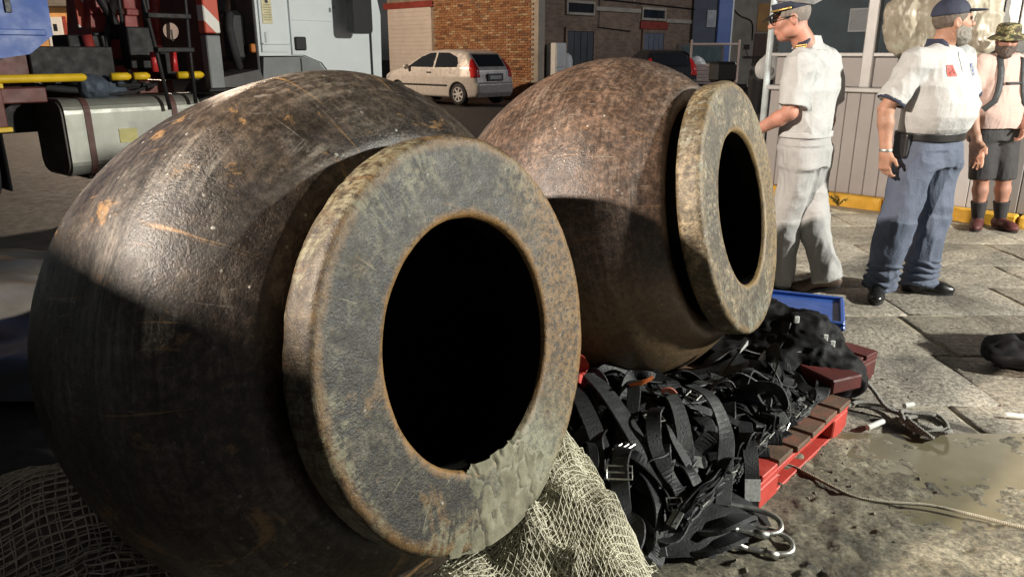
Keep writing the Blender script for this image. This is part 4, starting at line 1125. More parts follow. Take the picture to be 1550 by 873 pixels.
for p, q, lab in (((1.42, 2.735, 0.022), (1.50, 2.775, 0.03), 'short white plastic tube left of the rope tangle'), ((1.655, 2.915, 0.03), (1.70, 2.93, 0.03), 'small white plastic scrap behind the rope tangle'), ((2.05, 2.86, 0.015), (2.12, 2.85, 0.012), 'white scrap lying on wet paving right of the rope tangle')):
    m = MB(); m.tube([p, q], [0.012, 0.011], 10); tag(m.build('plastic_scrap', M_PALEPL), lab, 'scrap', 'white scraps by the rope')
# box with the blue lid
bx = thing('storage_box', 'white plastic box with blue lid behind the black heap', 'box', (1.40, 3.58, -0.02), R(-22))
m = MB(); m.prism([(-0.2, 0.0), (0.2, 0.0), (0.22, 0.24), (-0.22, 0.24)], -0.2, 0.2); m.build('tub', M_PALEPL, bx)
M_BLUELID = mat('blue_plastic', (0.03, 0.095, 0.38), 0.4, 0, 0.2, 6, 0.1, 40)
m = MB(); m.box((0, 0, 0.253), (0.47, 0.44, 0.025), None, 0.008); lid = m.build('lid', M_BLUELID, bx)
for c, s in (((0, 0.205, 0.272), (0.46, 0.024, 0.02)), ((0, -0.205, 0.272), (0.46, 0.024, 0.02)), ((0.22, 0, 0.2725), (0.022, 0.38, 0.019)), ((-0.22, 0, 0.2725), (0.022, 0.38, 0.019))):
    m = MB(); m.box(c, s, None, 0.005); m.build('lid_rib', M_BLUELID, lid)
# black cloth bag at the right edge
s = SDF((-0.3, -0.35, -0.05), (0.75, 0.35, 0.45), 0.01)
s.ell((0.35, 0, 0.12), (0.3, 0.2, 0.18), None, 0.05); s.ell((0.05, -0.02, 0.04), (0.24, 0.14, 0.07), None, 0.08); s.ell((0.45, 0.02, 0.22), (0.2, 0.15, 0.15), None, 0.06)
me = s.mesh('black_bag'); displace(me, lambda V: 0.03 * fbm(V, 6, 2, 3) + 0.045 * (0.35 - np.abs(vnoise(V, (5, 11, 14), 3))) + 0.02 * (0.35 - np.abs(vnoise(V, (18, 22, 26), 5))))
o = link('black_bag', me, M_HEAP, None, True); o.location = (2.50, 3.42, 0.015); o.scale = (1.1, 1.1, 1.15); tag(o, 'slumped black cloth bag on the paving at the right edge', 'bag')
# dark plastic sheet and planks behind the near barrel on the left
nx, ny = 70, 60
gx, gy = np.meshgrid(np.linspace(-4.6, -1.7, nx), np.linspace(3.0, 5.6, ny), indexing='ij'); P = np.stack([gx, gy, 0 * gx], -1)
ed = np.clip(np.minimum(np.minimum(gx + 4.6, -1.7 - gx), np.minimum(gy - 3.0, 5.6 - gy)) / 0.25, 0, 1)
gz = 0.01 + ed * (0.10 + 0.10 * fbm(P, 1.6, 2, 3) + 0.05 * (0.4 - np.abs(fbm(P, 3.5, 5, 2))))
V = np.stack([gx, gy, gz], -1).reshape(-1, 3); I = np.arange(nx * ny).reshape(nx, ny); Q = np.stack([I[:-1, :-1], I[1:, :-1], I[1:, 1:], I[:-1, 1:]], -1).reshape(-1, 4)
tag(link('tarpaulin', mesh_fast('tarpaulin', V, Q), mat('dark_grey_tarpaulin', (0.07, 0.07, 0.065), 0.4, 0, 0.3, 2, 0.2, 30), None, True), 'dark grey tarpaulin spread on ground behind the near barrel', 'tarpaulin')
# ------------------------------------------------------------------ crane truck on the left
TL = (-4.4, 6.5, 0); TA = math.atan2(0.766, 0.643)
M_CAB = mat('pale_cab_paint', (0.66, 0.70, 0.71), 0.35, 0, 0.06, 2, 0.03, 40)
M_GREYPL = mat('grey_fender_plastic', (0.19, 0.20, 0.20), 0.5, 0, 0.15, 5, 0.1, 60)
M_CABBACK = mat('dark_cab_back', (0.085, 0.08, 0.078), 0.6, 0, 0.25, 3, 0.1, 50)
M_MAROON = mat('maroon_truck_paint', (0.15, 0.045, 0.035), 0.55, 0, 0.4, 3, 0.15, 50)
M_CRED = mat('crane_red_paint', (0.30, 0.035, 0.028), 0.5, 0, 0.4, 4, 0.1, 50)
M_BLUE = mat('crane_blue_paint', (0.025, 0.10, 0.42), 0.45, 0, 0.2, 2, 0.1, 40)
M_YEL = mat('yellow_rail_paint', (0.78, 0.50, 0.015), 0.5, 0, 0.15, 6, 0.1, 60)
M_ALU = mat('dusty_aluminium', (0.33, 0.33, 0.29), 0.45, 0.5, 0.2, 3, 0.1, 60, None, None, (1, 1, 0.3))
M_ALUD = mat('shaded_tank_end', (0.10, 0.085, 0.075), 0.6, 0.2, 0.3, 4, 0.1, 60)  # tank end darkened in its colour to stand for shade
M_TSTRAP = mat('brown_tank_strap', (0.13, 0.06, 0.05), 0.6, 0, 0.2, 6, 0.1, 60)
M_DARKM = mat('grimy_dark_metal', (0.012, 0.010, 0.0095), 0.65, 0.0, 0.4, 5, 0.2, 60)
M_LABEL = mat('yellow_label', (0.62, 0.55, 0.22), 0.6)
tr = thing('crane_truck', 'pale cabbed crane truck with red mast, blue boom and aluminium fuel tank', 'truck', TL, TA)
def P(name, m, *boxes, ch=0.01, parent=None, smooth=False):
    mb = MB()
    for c, s in boxes: mb.box(c, s, None, ch)
    return mb.build(name, m, parent or tr, smooth)
def rrect(y0, y1, z0, z1, r, n=6):
    out = []
    for cx, cy, a0 in ((y1 - r, z1 - r, 0), (y0 + r, z1 - r, 90), (y0 + r, z0 + r, 180), (y1 - r, z0 + r, 270)):
        for k in range(n + 1):
            a = R(a0 + 90 * k / n); out.append((cx + r * math.cos(a), cy + r * math.sin(a)))
    return out
P('chassis', M_DARKM, ((1.0, 0.75, 0.86), (6.4, 0.12, 0.26)), ((1.0, 1.65, 0.86), (6.4, 0.12, 0.26)))
P('deck', M_MAROON, ((-0.65, 1.2, 1.1), (2.3, 2.36, 0.13)), ((1.28, 1.6, 1.1), (1.56, 1.56, 0.13)))
P('rail_bracket', M_DARKM, ((0.6, 0.35, 1.21), (0.05, 0.7, 0.04)), ((1.15, 0.4, 1.21), (0.05, 0.8, 0.04)), ((1.9, 0.4, 1.21), (0.05, 0.8, 0.04)), ch=0.004)
P('side_panel', M_MAROON, ((-1.0, 0.03, 1.0), (2.3, 0.06, 0.32)))
P('panel_edge', M_YEL, ((-1.0, 0.02, 1.185), (2.32, 0.09, 0.04)), ((-1.0, 0.015, 0.825), (2.34, 0.1, 0.04)), ch=0.005)
for a, b in ((-2.1, 0.84), (1.06, 1.24), (1.27, 1.42), (1.70, 1.97)):
    mb = MB(); mb.tube([(a, 0.0, 1.24), (b - 0.03, 0.0, 1.24), (b, 0.0, 1.24)], [0.036, 0.036, 0.018], 10); mb.build('rail', M_YEL, tr, True)
P('tool_box', M_DARKM, ((0.95, 0.75, 1.35), (0.75, 0.5, 0.32)), ((1.2, 0.95, 1.4), (0.35, 0.4, 0.44)))
P('locker', M_MAROON, ((0.45, 0.8, 1.36), (0.28, 0.5, 0.42)))
mb = MB(); mb.prism([(-1.6, 1.40), (0.18, 1.40), (0.45, 1.44), (0.66, 1.60), (0.66, 2.7), (-1.6, 2.7)], 0.10, 0.85); bm_ = mb.build('boom', M_BLUE, tr)
P('boom_slot', M_BLACK, ((0.34, 0.095, 2.05), (0.05, 0.03, 0.55)), parent=bm_, ch=0.004)
P('boom_flange', M_BLUE, ((-0.4, 0.095, 1.62), (2.0, 0.03, 0.05)), parent=bm_, ch=0.006)
mb = MB(); mb.prism([(1.30, 1.18), (2.0, 1.18), (1.94, 2.2), (1.88, 3.4), (1.5, 3.4), (1.42, 2.2)], 1.0, 1.6); mast = mb.build('mast', M_CRED, tr)
for z in (1.36, 1.62, 1.86, 2.1):
    P('band', M_DARKM if z < 1.7 else M_CRED, ((1.67, 0.985, z), (0.62, 0.05, 0.07)), parent=mast)
P('sign', M_WHITE, ((1.58, 0.96, 1.96), (0.13, 0.015, 0.16)), parent=mast, ch=0.003)
for a, b, r, m_ in (((1.32, 0.85, 1.2), (1.62, 0.9, 2.1), 0.04, M_DARKM), ((1.75, 0.8, 1.25), (1.2, 0.8, 2.4), 0.045, M_DARKM), ((1.24, 0.7, 1.2), (1.18, 0.7, 1.62), 0.05, M_CRED), ((1.5, 0.6, 1.2), (1.5, 0.6, 2.5), 0.02, M_DARKM), ((1.95, 0.9, 1.2), (2.05, 0.9, 2.6), 0.05, M_CRED), ((1.7, 0.5, 1.7), (1.7, 0.5, 2.6), 0.03, M_DARKM)):
    mb = MB(); mb.tube([a, b], r, 10); mb.build('hydraulic_ram' if m_ is M_CRED else 'brace', m_, tr, True)
P('valve_block', M_DARKM, ((1.62, 0.6, 1.5), (0.26, 0.2, 0.4)), ((1.9, 0.55, 1.35), (0.3, 0.2, 0.22)))
for x in (1.62, 1.82):
    mb = MB(); mb.tube([(x, 0.28, 1.27), (x, 0.28, 1.46)], 0.035, 10); mb.build('red_cylinder', mat('signal_red', (0.62, 0.04, 0.04), 0.4), tr, True)
mb = MB(); mb.lathe([(0, 0), (0.075, 0), (0.08, 0.008), (0.08, 0.02), (0, 0.02)], 24, Matrix.Translation((1.83, 0.3, 1.66)) @ Matrix.Rotation(R(90), 4, 'X')); dc = mb.build('gauge_disc', mat('pink_disc', (0.42, 0.28, 0.22), 0.6), tr)
mb = MB(); mb.box((1.835, 0.272, 1.62), (0.012, 0.006, 0.11)); mb.build('needle', M_BLACK, dc)
# ladder
ld_ = MB(); 
for P0 in (((1.42, 0.0, 2.6), (1.455, 0.0, 1.93), (1.50, -0.03, 1.50), (1.53, -0.1, 0.92)), ((1.90, 0.0, 2.6), (1.87, 0.0, 1.93), (1.84, -0.03, 1.50), (1.80, -0.1, 0.97))):
    ld_.tube(P0, 0.02, 8)
lad = ld_.build('ladder', M_DARKM, tr, True)
for z, a, b, y in ((2.2, 1.44, 1.88, 0), (1.79, 1.465, 1.86, -0.01), (1.48, 1.50, 1.84, -0.035)):
    P('rung', M_DARKM, (((a + b) / 2, y - 0.02, z), (b - a + 0.03, 0.09, 0.045)), parent=lad, ch=0.006)
# striped outrigger post
op = P('outrigger_post', M_GREYPL, ((2.09, 0.0, 1.36), (0.155, 0.12, 0.52)))
M_STRIPE = NT('red_white_stripes')
sp = M_STRIPE.n('ShaderNodeSeparateXYZ', {'Vector': M_STRIPE.obj()})
fr = M_STRIPE.math('FRACT', M_STRIPE.math('MULTIPLY', M_STRIPE.math('ADD', sp.outputs[2], sp.outputs[0]), 2.3))
M_STRIPE = M_STRIPE.out(M_STRIPE.ramp(fr, [(0.0, (0.55, 0.08, 0.04)), (0.66, (0.75, 0.72, 0.66))], 'CONSTANT'), 0.5)
P('striped_sleeve', M_STRIPE, ((2.09, -0.005, 2.13), (0.165, 0.13, 0.98)), parent=op)
P('foot_plate', M_DARKM, ((2.1, 0.0, 1.09), (0.3, 0.25, 0.04)), parent=op)
P('striped_plate', M_STRIPE, ((1.36, 1.18, 2.1), (0.1, 0.03, 0.8)), ch=0.004)
# cab
cabz0, cabz1 = 1.12, 2.95
mb = MB(); mb.prism([(2.67, 1.42), (3.22, 1.42), (3.45, 1.34), (3.62, 1.12), (4.30, 0.62), (4.36, 0.62), (4.40, 1.9), (4.15, 2.95), (2.67, 2.95)], 0.06, 2.38); cab = mb.build('cab', M_CAB, tr)
mb = MB(); mb.prism([(2.70, 1.46), (3.035, 1.46), (3.035, 2.94), (2.70, 2.94)], 0.035, 0.07); mb.build('side_panel', M_CAB, cab)
mb = MB(); mb.prism([(3.075, 1.43), (3.22, 1.43), (3.46, 1.345), (3.64, 1.13), (4.17, 0.78), (4.17, 2.0), (4.17, 2.7), (3.075, 2.94)], 0.03, 0.07); dr = mb.build('door', M_CAB, tr)
mb = MB(); mb.prism([(3.35, 2.05), (4.1, 2.05), (3.98, 2.62), (3.35, 2.68)], 0.02, 0.035); mb.build('window', M_GLASSD, dr)
P('filler_flap', M_BLACK, ((3.18, 0.02, 1.55), (0.15, 0.03, 0.145)), parent=dr, ch=0.012)
P('door_seam', M_BLACK, ((4.215, 0.05, 1.55), (0.022, 0.03, 0.75)), parent=cab, ch=0.004)
P('moulding', M_CAB, ((2.87, 0.03, 1.545), (0.34, 0.03, 0.02)), ((3.65, 0.028, 1.80), (1.1, 0.012, 0.012)), parent=cab, ch=0.004)
P('mark', M_GREYPL, ((3.62, 0.026, 1.92), (0.03, 0.008, 0.05)), ((3.68, 0.026, 1.95), (0.015, 0.008, 0.03)), parent=dr, ch=0.003)
st_ = P('sticker', mat('cream_sticker', (0.62, 0.56, 0.36), 0.6), ((2.79, 0.031, 1.88), (0.12, 0.012, 0.26)), ch=0.002)
for k in range(7): P('print_line', mat('sticker_print', (0.30, 0.26, 0.13), 0.6), ((2.79, 0.0235, 1.79 + k * 0.025), (0.075 + 0.012 * (k % 3), 0.004, 0.008)), parent=st_, ch=0)
P('warning_mark', M_BLACK, ((2.79, 0.0235, 1.975), (0.035, 0.004, 0.03)), parent=st_, ch=0)
P('vent_cover', M_CAB, ((2.77, 0.028, 1.60), (0.06, 0.02, 0.14)), parent=cab)
mb = MB(); mb.prism(rrect(3.66, 3.93, 1.66, 2.5, 0.05), -0.34, -0.2); mir = mb.build('mirror', M_BLACK, cab)
mb = MB(); mb.tube([(3.9, -0.26, 2.15), (4.15, -0.12, 2.2), (4.28, 0.06, 2.2)], 0.02, 8); mb.tube([(3.9, -0.26, 2.4), (4.28, 0.06, 2.45)], 0.02, 8); mb.build('mirror_arm', M_BLACK, cab, True)
P('cab_back', M_CABBACK, ((2.655, 1.2, 2.0), (0.03, 2.3, 1.75)))
f = P('back_window', M_BLACK, ((2.635, 0.72, 2.2), (0.02, 0.66, 0.72)))
P('pane', M_GLASSD, ((2.622, 0.72, 2.2), (0.012, 0.56, 0.62)), parent=f, ch=0)
P('notice', M_WHITE, ((2.612, 0.82, 2.05), (0.008, 0.2, 0.18)), parent=f, ch=0)
P('air_filter', M_BLACK, ((2.5, 0.35, 1.62), (0.24, 0.32, 0.52)), ch=0.05)
mb = MB(); mb.tube(catmull([(2.45, 0.2, 1.85), (2.4, 0.15, 1.7), (2.42, 0.12, 1.45), (2.5, 0.2, 1.3)]), 0.045, 10); mb.build('hose', M_RUBBER, tr, True)
P('side_lamp', mat('amber_lens', (0.55, 0.18, 0.03), 0.4), ((2.62, 0.1, 1.5), (0.06, 0.06, 0.09)))
# fenders and wheels
mb = MB(); mb.prism([(2.0, 1.06), (2.12, 1.2), (2.62, 1.28), (2.66, 1.18), (2.2, 1.02)], 0.0, 0.5); mb.build('fender', M_CABBACK, tr)
mb = MB(); mb.prism([(2.62, 0.8), (2.69, 1.405), (3.2, 1.41), (3.42, 1.335), (3.6, 1.12), (3.95, 0.75), (3.6, 0.6), (3.4, 0.95), (3.1, 1.1), (2.85, 0.95), (2.8, 0.7)], 0.012, 0.6); mb.build('fender', M_GREYPL, tr)
P('fender_seam', M_BLACK, ((3.16, 0.008, 1.28), (0.012, 0.012, 0.24)), ch=0)
def wheel(x, y, r=0.5, w=0.3):
    M = Matrix.Translation((x, y, r)) @ Matrix.Rotation(R(90), 4, 'X')
    mb = MB(); mb.lathe([(r * 0.55, -w / 2), (r * 0.9, -w / 2), (r, -w * 0.35), (r, w * 0.35), (r * 0.9, w / 2), (r * 0.55, w / 2)], 36, M); wh = mb.build('wheel', M_RUBBER, tr, True)
    mb = MB(); mb.lathe([(0, w * 0.2), (r * 0.2, w * 0.2), (r * 0.35, w * 0.02), (r * 0.56, w * 0.45)], 28, M); mb.build('rim', M_DARKM, wh, True)
P('mud_flap', M_BLACK, ((0.1, 0.3, 0.62), (0.02, 0.5, 0.66)))
for x, y in ((-0.4, 0.28), (-0.4, 2.1), (-1.7, 0.28), (3.3, 0.3), (3.3, 2.1)): wheel(x, y)
# tank
mb = MB(); mb.prism(rrect(0.0, 0.68, 0.36, 1.05, 0.13), 0.62, 1.9, 'x'); tank = mb.build('fuel_tank', M_ALU, tr)
mb = MB(); mb.prism(rrect(0.02, 0.66, 0.38, 1.03, 0.12), 0.585, 0.62, 'x'); mb.build('tank_end', M_ALUD, tank)
mb = MB(); mb.prism(rrect(-0.004, 0.684, 0.356, 1.054, 0.134), 0.605, 0.635, 'x'); mb.build('tank_rim', M_ALU, tank)
for x in (0.80, 1.62):
    mb = MB(); mb.prism(rrect(-0.008, 0.688, 0.352, 1.058, 0.135), x - 0.028, x + 0.028, 'x'); mb.build('tank_strap', M_TSTRAP, tank)
P('label', M_LABEL, ((1.14, -0.004, 0.70), (0.17, 0.006, 0.13)), parent=tank, ch=0)
P('tank_bracket', M_DARKM, ((0.8, 0.4, 0.335), (0.08, 0.6, 0.04)), ((1.62, 0.4, 0.335), (0.08, 0.6, 0.04)))
rt = random.Random(3)
for k in range(7):
    a = (0.4 + 0.17 * k, 0.3, 1.18); b = (0.75 + rt.uniform(0, .6), 0.05 + rt.uniform(0, .2), 1.08 + rt.uniform(0, .1)); c = (1.2 + rt.uniform(0, .5), 0.3, 1.15)
    mb = MB(); mb.tube(catmull([a, b, c]), 0.016 if k else 0.03, 8); mb.build('hose', M_RUBBER, tr, True)
# cloth bundle lying on the tank
s = SDF((-0.4, -0.35, -0.1), (0.4, 0.35, 0.35), 0.01)
s.ell((0, 0, 0.07), (0.22, 0.17, 0.1), None, 0.04); s.ell((-0.12, -0.06, 0.1), (0.14, 0.12, 0.1), None, 0.05); s.ell((0.12, 0.03, 0.1), (0.13, 0.12, 0.09), None, 0.05)
me = s.mesh('cloth_bundle'); displace(me, lambda V: 0.02 * fbm(V, 9, 2, 3) + 0.02 * (0.4 - np.abs(vnoise(V, (16, 10, 12), 3))))
o = link('cloth_bundle', me, mat('blue_grey_cloth', (0.07, 0.09, 0.12), 0.7, 0, 0.3, 10, 0.3, 80), None, True)
c, s_ = math.cos(TA), math.sin(TA); o.location = (TL[0] + c * 1.05 - s_ * 0.22, TL[1] + s_ * 1.05 + c * 0.22, 1.055); o.rotation_euler = (0, 0, TA + 0.2)
tag(o, 'crumpled blue grey jacket lying on the aluminium fuel tank', 'jacket')

# ------------------------------------------------------------------ small car
def poly2(X, Z, poly):
    d = np.full(X.shape, 1e9); sgn = np.ones(X.shape); n = len(poly)
    for i in range(n):
        ax, az = poly[i]; bx_, bz = poly[i - 1]
        ex, ez = bx_ - ax, bz - az; wx, wz = X - ax, Z - az
        t = np.clip((wx * ex + wz * ez) / (ex * ex + ez * ez), 0, 1)
        d = np.minimum(d, (wx - ex * t) ** 2 + (wz - ez * t) ** 2)
        c1 = Z >= az; c2 = Z < bz; c3 = ex * wz > ez * wx
        fl = (c1 & c2 & c3) | (~c1 & ~c2 & ~c3)
        sgn = np.where(fl, -sgn, sgn)
    return sgn * np.sqrt(d)
PROF = [(-1.84, 0.22), (-1.93, 0.34), (-1.94, 0.56), (-1.88, 0.62), (-1.83, 0.92), (-1.76, 1.03), (-1.46, 1.37), (-1.22, 1.435), (-0.5, 1.465), (0.02, 1.43), (0.38, 1.32), (1.02, 0.985), (1.5, 0.90), (1.82, 0.76), (1.95, 0.55), (1.93, 0.25), (1.7, 0.2), (-1.6, 0.2)]
def make_car(label, loc, rz, paint, detail=True):
    h = 0.02
    t = thing('parked_car', label, 'car', loc, rz); t.scale = (1.06, 1.06, 1.06)
    ax = [np.arange(-2.1, 2.1, h), np.arange(-0.98, 0.98, h), np.arange(0.1, 1.6, h)]
    X, Y, Z = np.meshgrid(*ax, indexing='ij'); aY = np.abs(Y)
    X2, Z2 = np.meshgrid(ax[0], ax[2], indexing='ij')
    dp = poly2(X2, Z2, PROF)[:, None, :] + 0 * X
    w = np.interp(Z, [0.2, 0.45, 0.75, 0.98, 1.46], [0.80, 0.83, 0.83, 0.79, 0.57]) - 0.13 * np.clip((np.abs(X) - 1.25) / 0.7, 0, 1) ** 2
    k = 0.09
    a, b = dp, aY - w
    g = np.clip(0.5 + 0.5 * (a - b) / k, 0, 1); body0 = b * (1 - g) + a * g + k * g * (1 - g)
    body = body0
    for xc in (-1.25, 1.24):
        cyl = np.sqrt((X - xc) ** 2 + (Z - 0.29) ** 2) - 0.335
        body = np.maximum(body, -np.maximum(cyl, 0.56 - aY))
    def poly(D, name, m, parent):
        s = SDF((ax[0][0], ax[1][0], ax[2][0]), (ax[0][-1] - 1e-6, ax[1][-1] - 1e-6, ax[2][-1] - 1e-6), h)
        s.D = np.ascontiguousarray(D, np.float32); return link(name, s.mesh(name), m, parent, True)
    bo = poly(body, 'body', paint, t)
    infl = body0 - 0.014
    def patch(poly_xz, ylo, yhi, name, m, sides=(1, -1)):
        pz = poly2(X2, Z2, poly_xz)[:, None, :] + 0 * X
        for sd in sides:
            yy = Y * sd
            D = np.maximum(np.maximum(infl, pz), np.maximum(ylo - yy, yy - yhi)); poly(D, name, m, t)
    patch([(0.80, 0.995), (0.32, 1.27), (0.0, 1.37), (-0.26, 1.385), (-0.26, 0.98)], 0.45, 1.0, 'side_window', M_GLASSD)
    patch([(-0.33, 0.98), (-0.33, 1.385), (-0.78, 1.375), (-1.12, 1.26), (-1.22, 1.10), (-1.2, 1.0)], 0.45, 1.0, 'side_window', M_GLASSD)
    patch([(-2.0, 1.02), (-2.0, 1.34), (-1.35, 1.34), (-1.35, 1.02)], -0.52, 0.52, 'rear_window', M_GLASSD, (1,))
    patch([(0.45, 1.33), (1.1, 1.0), (0.98, 0.98), (0.40, 1.26)], -0.6, 0.6, 'windscreen', M_GLASSD, (1,))
    patch([(-1.95, 0.74), (-1.95, 1.26), (-1.58, 1.26), (-1.62, 1.0), (-1.72, 0.74)], 0.56, 1.0, 'tail_light', mat('tail_light_red', (0.5, 0.02, 0.02), 0.25))
    patch([(-0.86, 0.50), (-0.86, 0.55), (0.98, 0.55), (0.98, 0.50)], 0.5, 1.0, 'rub_strip', M_BLACK)
    patch([(1.98, 0.60), (1.98, 0.80), (1.5, 0.86), (1.62, 0.70)], 0.45, 1.0, 'headlight', M_SILL)
    mb = MB(); mb.box((-1.885, 0, 0.74), (0.05, 0.62, 0.19), None, 0.01); rec = mb.build('plate_recess', M_CABBACK, t)
    mb = MB(); mb.box((-1.913, 0, 0.74), (0.012, 0.46, 0.10), None, 0.003); mb.build('number_plate', mat('number_plate', (0.5, 0.5, 0.48), 0.5), rec)
    for sd in (1, -1):
        mb = MB(); mb.box((-0.12, 0.825 * sd, 0.86), (0.17, 0.04, 0.035), None, 0.01); mb.build('door_handle', M_CABBACK, t)
        s = SDF((0.55, -1.1, 0.85), (0.95, 1.1, 1.15), 0.012); s.ell((0.74, 0.90 * sd, 1.0), (0.06, 0.10, 0.07), None, 0.01); link('mirror', s.mesh('mirror'), paint, t, True)
    for xc in (-1.25, 1.24):
        for sd in (1, -1):
            M = Matrix.Translation((xc, sd * 0.71, 0.295)) @ Matrix.Rotation(R(-90 * sd), 4, 'X')
            mb = MB(); mb.lathe([(0.18, -0.09), (0.26, -0.09), (0.295, -0.06), (0.295, 0.06), (0.26, 0.09), (0.19, 0.095)], 36, M); wh = mb.build('wheel', M_RUBBER, t, True)
            mb = MB(); mb.lathe([(0.0, 0.06), (0.19, 0.05)], 24, M); mb.build('brake_disc', M_DARKM, wh)
            mb = MB(); mb.lathe([(0.165, 0.07), (0.175, 0.098), (0.195, 0.098), (0.195, 0.06)], 30, M); mb.lathe([(0, 0.1), (0.045, 0.098), (0.05, 0.07)], 16, M)
            for q in range(7):
                aq = q * 2 * math.pi / 7; c_ = M @ Vector((0.105 * math.cos(aq), 0.105 * math.sin(aq), 0.085)); rot = (M.to_3x3() @ Matrix.Rotation(aq, 3, 'Z'))
                mb.box(c_, (0.13, 0.055, 0.02), rot, 0.004)
            mb.build('rim', M_SILL, wh)
    return t
M_CARP = mat('pale_silver_car_paint', (0.58, 0.54, 0.50), 0.3, 0.25, 0.05, 3, 0.0)
make_car('pale silver three door hatchback parked before the brick wall', (-1.97, 24.0, 0), R(138), M_CARP)

# ------------------------------------------------------------------ pickup seen from behind
pk = thing('pickup_truck', 'small flatbed pickup with pinkish slatted tailgate and rear frame', 'pickup', (6.27, 24.6, 0), R(-4))
M_PINK = mat('faded_pinkish_white_paint', (0.56, 0.45, 0.40), 0.55, 0, 0.15, 4, 0.1, 50)
P('bed_floor', M_PINK, ((0, 1.2, 0.56), (1.5, 2.4, 0.08)), parent=pk)
for k in range(5): P('tailgate_slat', M_PINK, ((0, 0, 0.64 + 0.108 * k), (1.5, 0.03, 0.095)), parent=pk)
for sx in (-1, 1):
    for k in range(5): P('side_slat', M_PINK, ((sx * 0.75, 1.2, 0.64 + 0.108 * k), (0.03, 2.4, 0.095)), parent=pk)
    P('post', M_PINK, ((sx * 0.725, -0.03, 1.2), (0.06, 0.06, 1.28)), parent=pk)
    P('tail_light', M_CRED, ((sx * 0.6, -0.06, 0.45), (0.2, 0.05, 0.1)), parent=pk)
    for yy in (0.45, 3.2):
        M = Matrix.Translation((sx * 0.66, yy, 0.3)) @ Matrix.Rotation(R(90), 4, 'Y')
        mb = MB(); mb.lathe([(0.0, -0.09), (0.25, -0.09), (0.3, -0.06), (0.3, 0.06), (0.25, 0.09), (0, 0.09)], 28, M); mb.build('wheel', M_RUBBER, pk, True)
P('top_bar', M_PINK, ((0, -0.03, 1.71), (1.4, 0.055, 0.06)), parent=pk)
mb = MB(); mb.prism([(2.5, 0.4), (4.1, 0.4), (4.1, 0.95), (3.6, 1.08), (3.2, 1.72), (2.5, 1.76)], -0.76, 0.76, 'x'); cb = mb.build('cab', M_CABBACK, pk)
P('rear_window', mat('pickup_glass', (0.06, 0.09, 0.1), 0.15), ((0, 2.49, 1.42), (1.3, 0.03, 0.5)), parent=cb)
P('mirror', M_BLACK, ((-1.0, 3.3, 1.3), (0.3, 0.12, 0.3)), parent=cb, ch=0.04)
s = SDF((-0.4, -0.4, -0.1), (0.4, 0.4, 0.5), 0.02); s.ell((0, 0, 0.18), (0.27, 0.22, 0.22), None, 0.03); s.ell((0.15, 0, 0.1), (0.2, 0.2, 0.14), None, 0.05)
me = s.mesh('sack'); displace(me, lambda V: 0.025 * fbm(V, 6, 2, 3)); o = link('sack', me, M_PALEPL, None, True); o.location = (6.1, 26.2, 0.95); tag(o, 'white sack riding high in the pickup bed', 'sack')
o = MB().box((6.1, 26.2, 0.775), (0.7, 0.6, 0.34), None, 0.01).build('crate', M_WOOD); tag(o, 'wooden crate under the white sack in the pickup bed', 'crate')
make_car('dark car mostly hidden behind the far barrel, left of the pickup', (4.75, 26.2, 0), R(95), mat('black_car_paint', (0.02, 0.022, 0.026), 0.25))

# ------------------------------------------------------------------ scooter
sc_ = thing('motor_scooter', 'black motor scooter with white front fairing beside the kiosk post', 'scooter', (4.12, 13.0, 0), R(10))
s = SDF((-0.4, -0.5, 0.0), (0.4, 1.7, 1.7), 0.015)
s.cone((0, 0.02, 1.05), (0, 0.12, 0.35), 0.2, 0.14, 0.05); s.ell((0, 0.6, 0.34), (0.18, 0.5, 0.14), None, 0.08); s.ell((0, 1.15, 0.66), (0.2, 0.42, 0.22), None, 0.08); s.ell((0, 0.0, 1.2), (0.23, 0.13, 0.16), None, 0.05)
link('body', s.mesh('body'), M_BLACK, sc_, True)
s = SDF((-0.4, -0.4, 0.8), (0.4, 0.3, 1.6), 0.01)
s.ell((0.02, -0.12, 1.2), (0.21, 0.1, 0.2), None, 0.04); s.ell((0.06, -0.12, 1.34), (0.13, 0.08, 0.12), None, 0.04)
fa = link('fairing', s.mesh('fairing'), M_WHITE, sc_, True)
mb = MB(); mb.lathe([(0, 0.02), (0.05, 0.015), (0.075, 0.0)], 18, Matrix.Translation((0.02, -0.215, 1.17)) @ Matrix.Rotation(R(90), 4, 'X')); mb.build('headlight', M_SILL, fa)
P('handlebar', M_BLACK, ((0, 0.05, 1.38), (0.7, 0.04, 0.04)), parent=sc_)
for sx in (-1, 1):
    mb = MB(); mb.tube([(sx * 0.25, 0.05, 1.38), (sx * 0.3, 0.05, 1.5)], 0.01, 6); mb.box((sx * 0.3, 0.05, 1.54), (0.12, 0.03, 0.08), None, 0.01); mb.build('mirror', M_BLACK, sc_)
P('seat', M_BLACK, ((0, 1.05, 0.88), (0.28, 0.75, 0.1)), parent=sc_, ch=0.04)
P('top_box', M_BLACK, ((0, 1.5, 1.12), (0.42, 0.36, 0.36)), parent=sc_, ch=0.05)
for yy in (-0.08, 1.3):
    mb = MB(); mb.lathe([(0.0, -0.05), (0.2, -0.055), (0.25, -0.03), (0.25, 0.03), (0.2, 0.055), (0, 0.05)], 28, Matrix.Translation((0, yy, 0.25)) @ Matrix.Rotation(R(90), 4, 'Y')); mb.build('wheel', M_RUBBER, sc_, True)
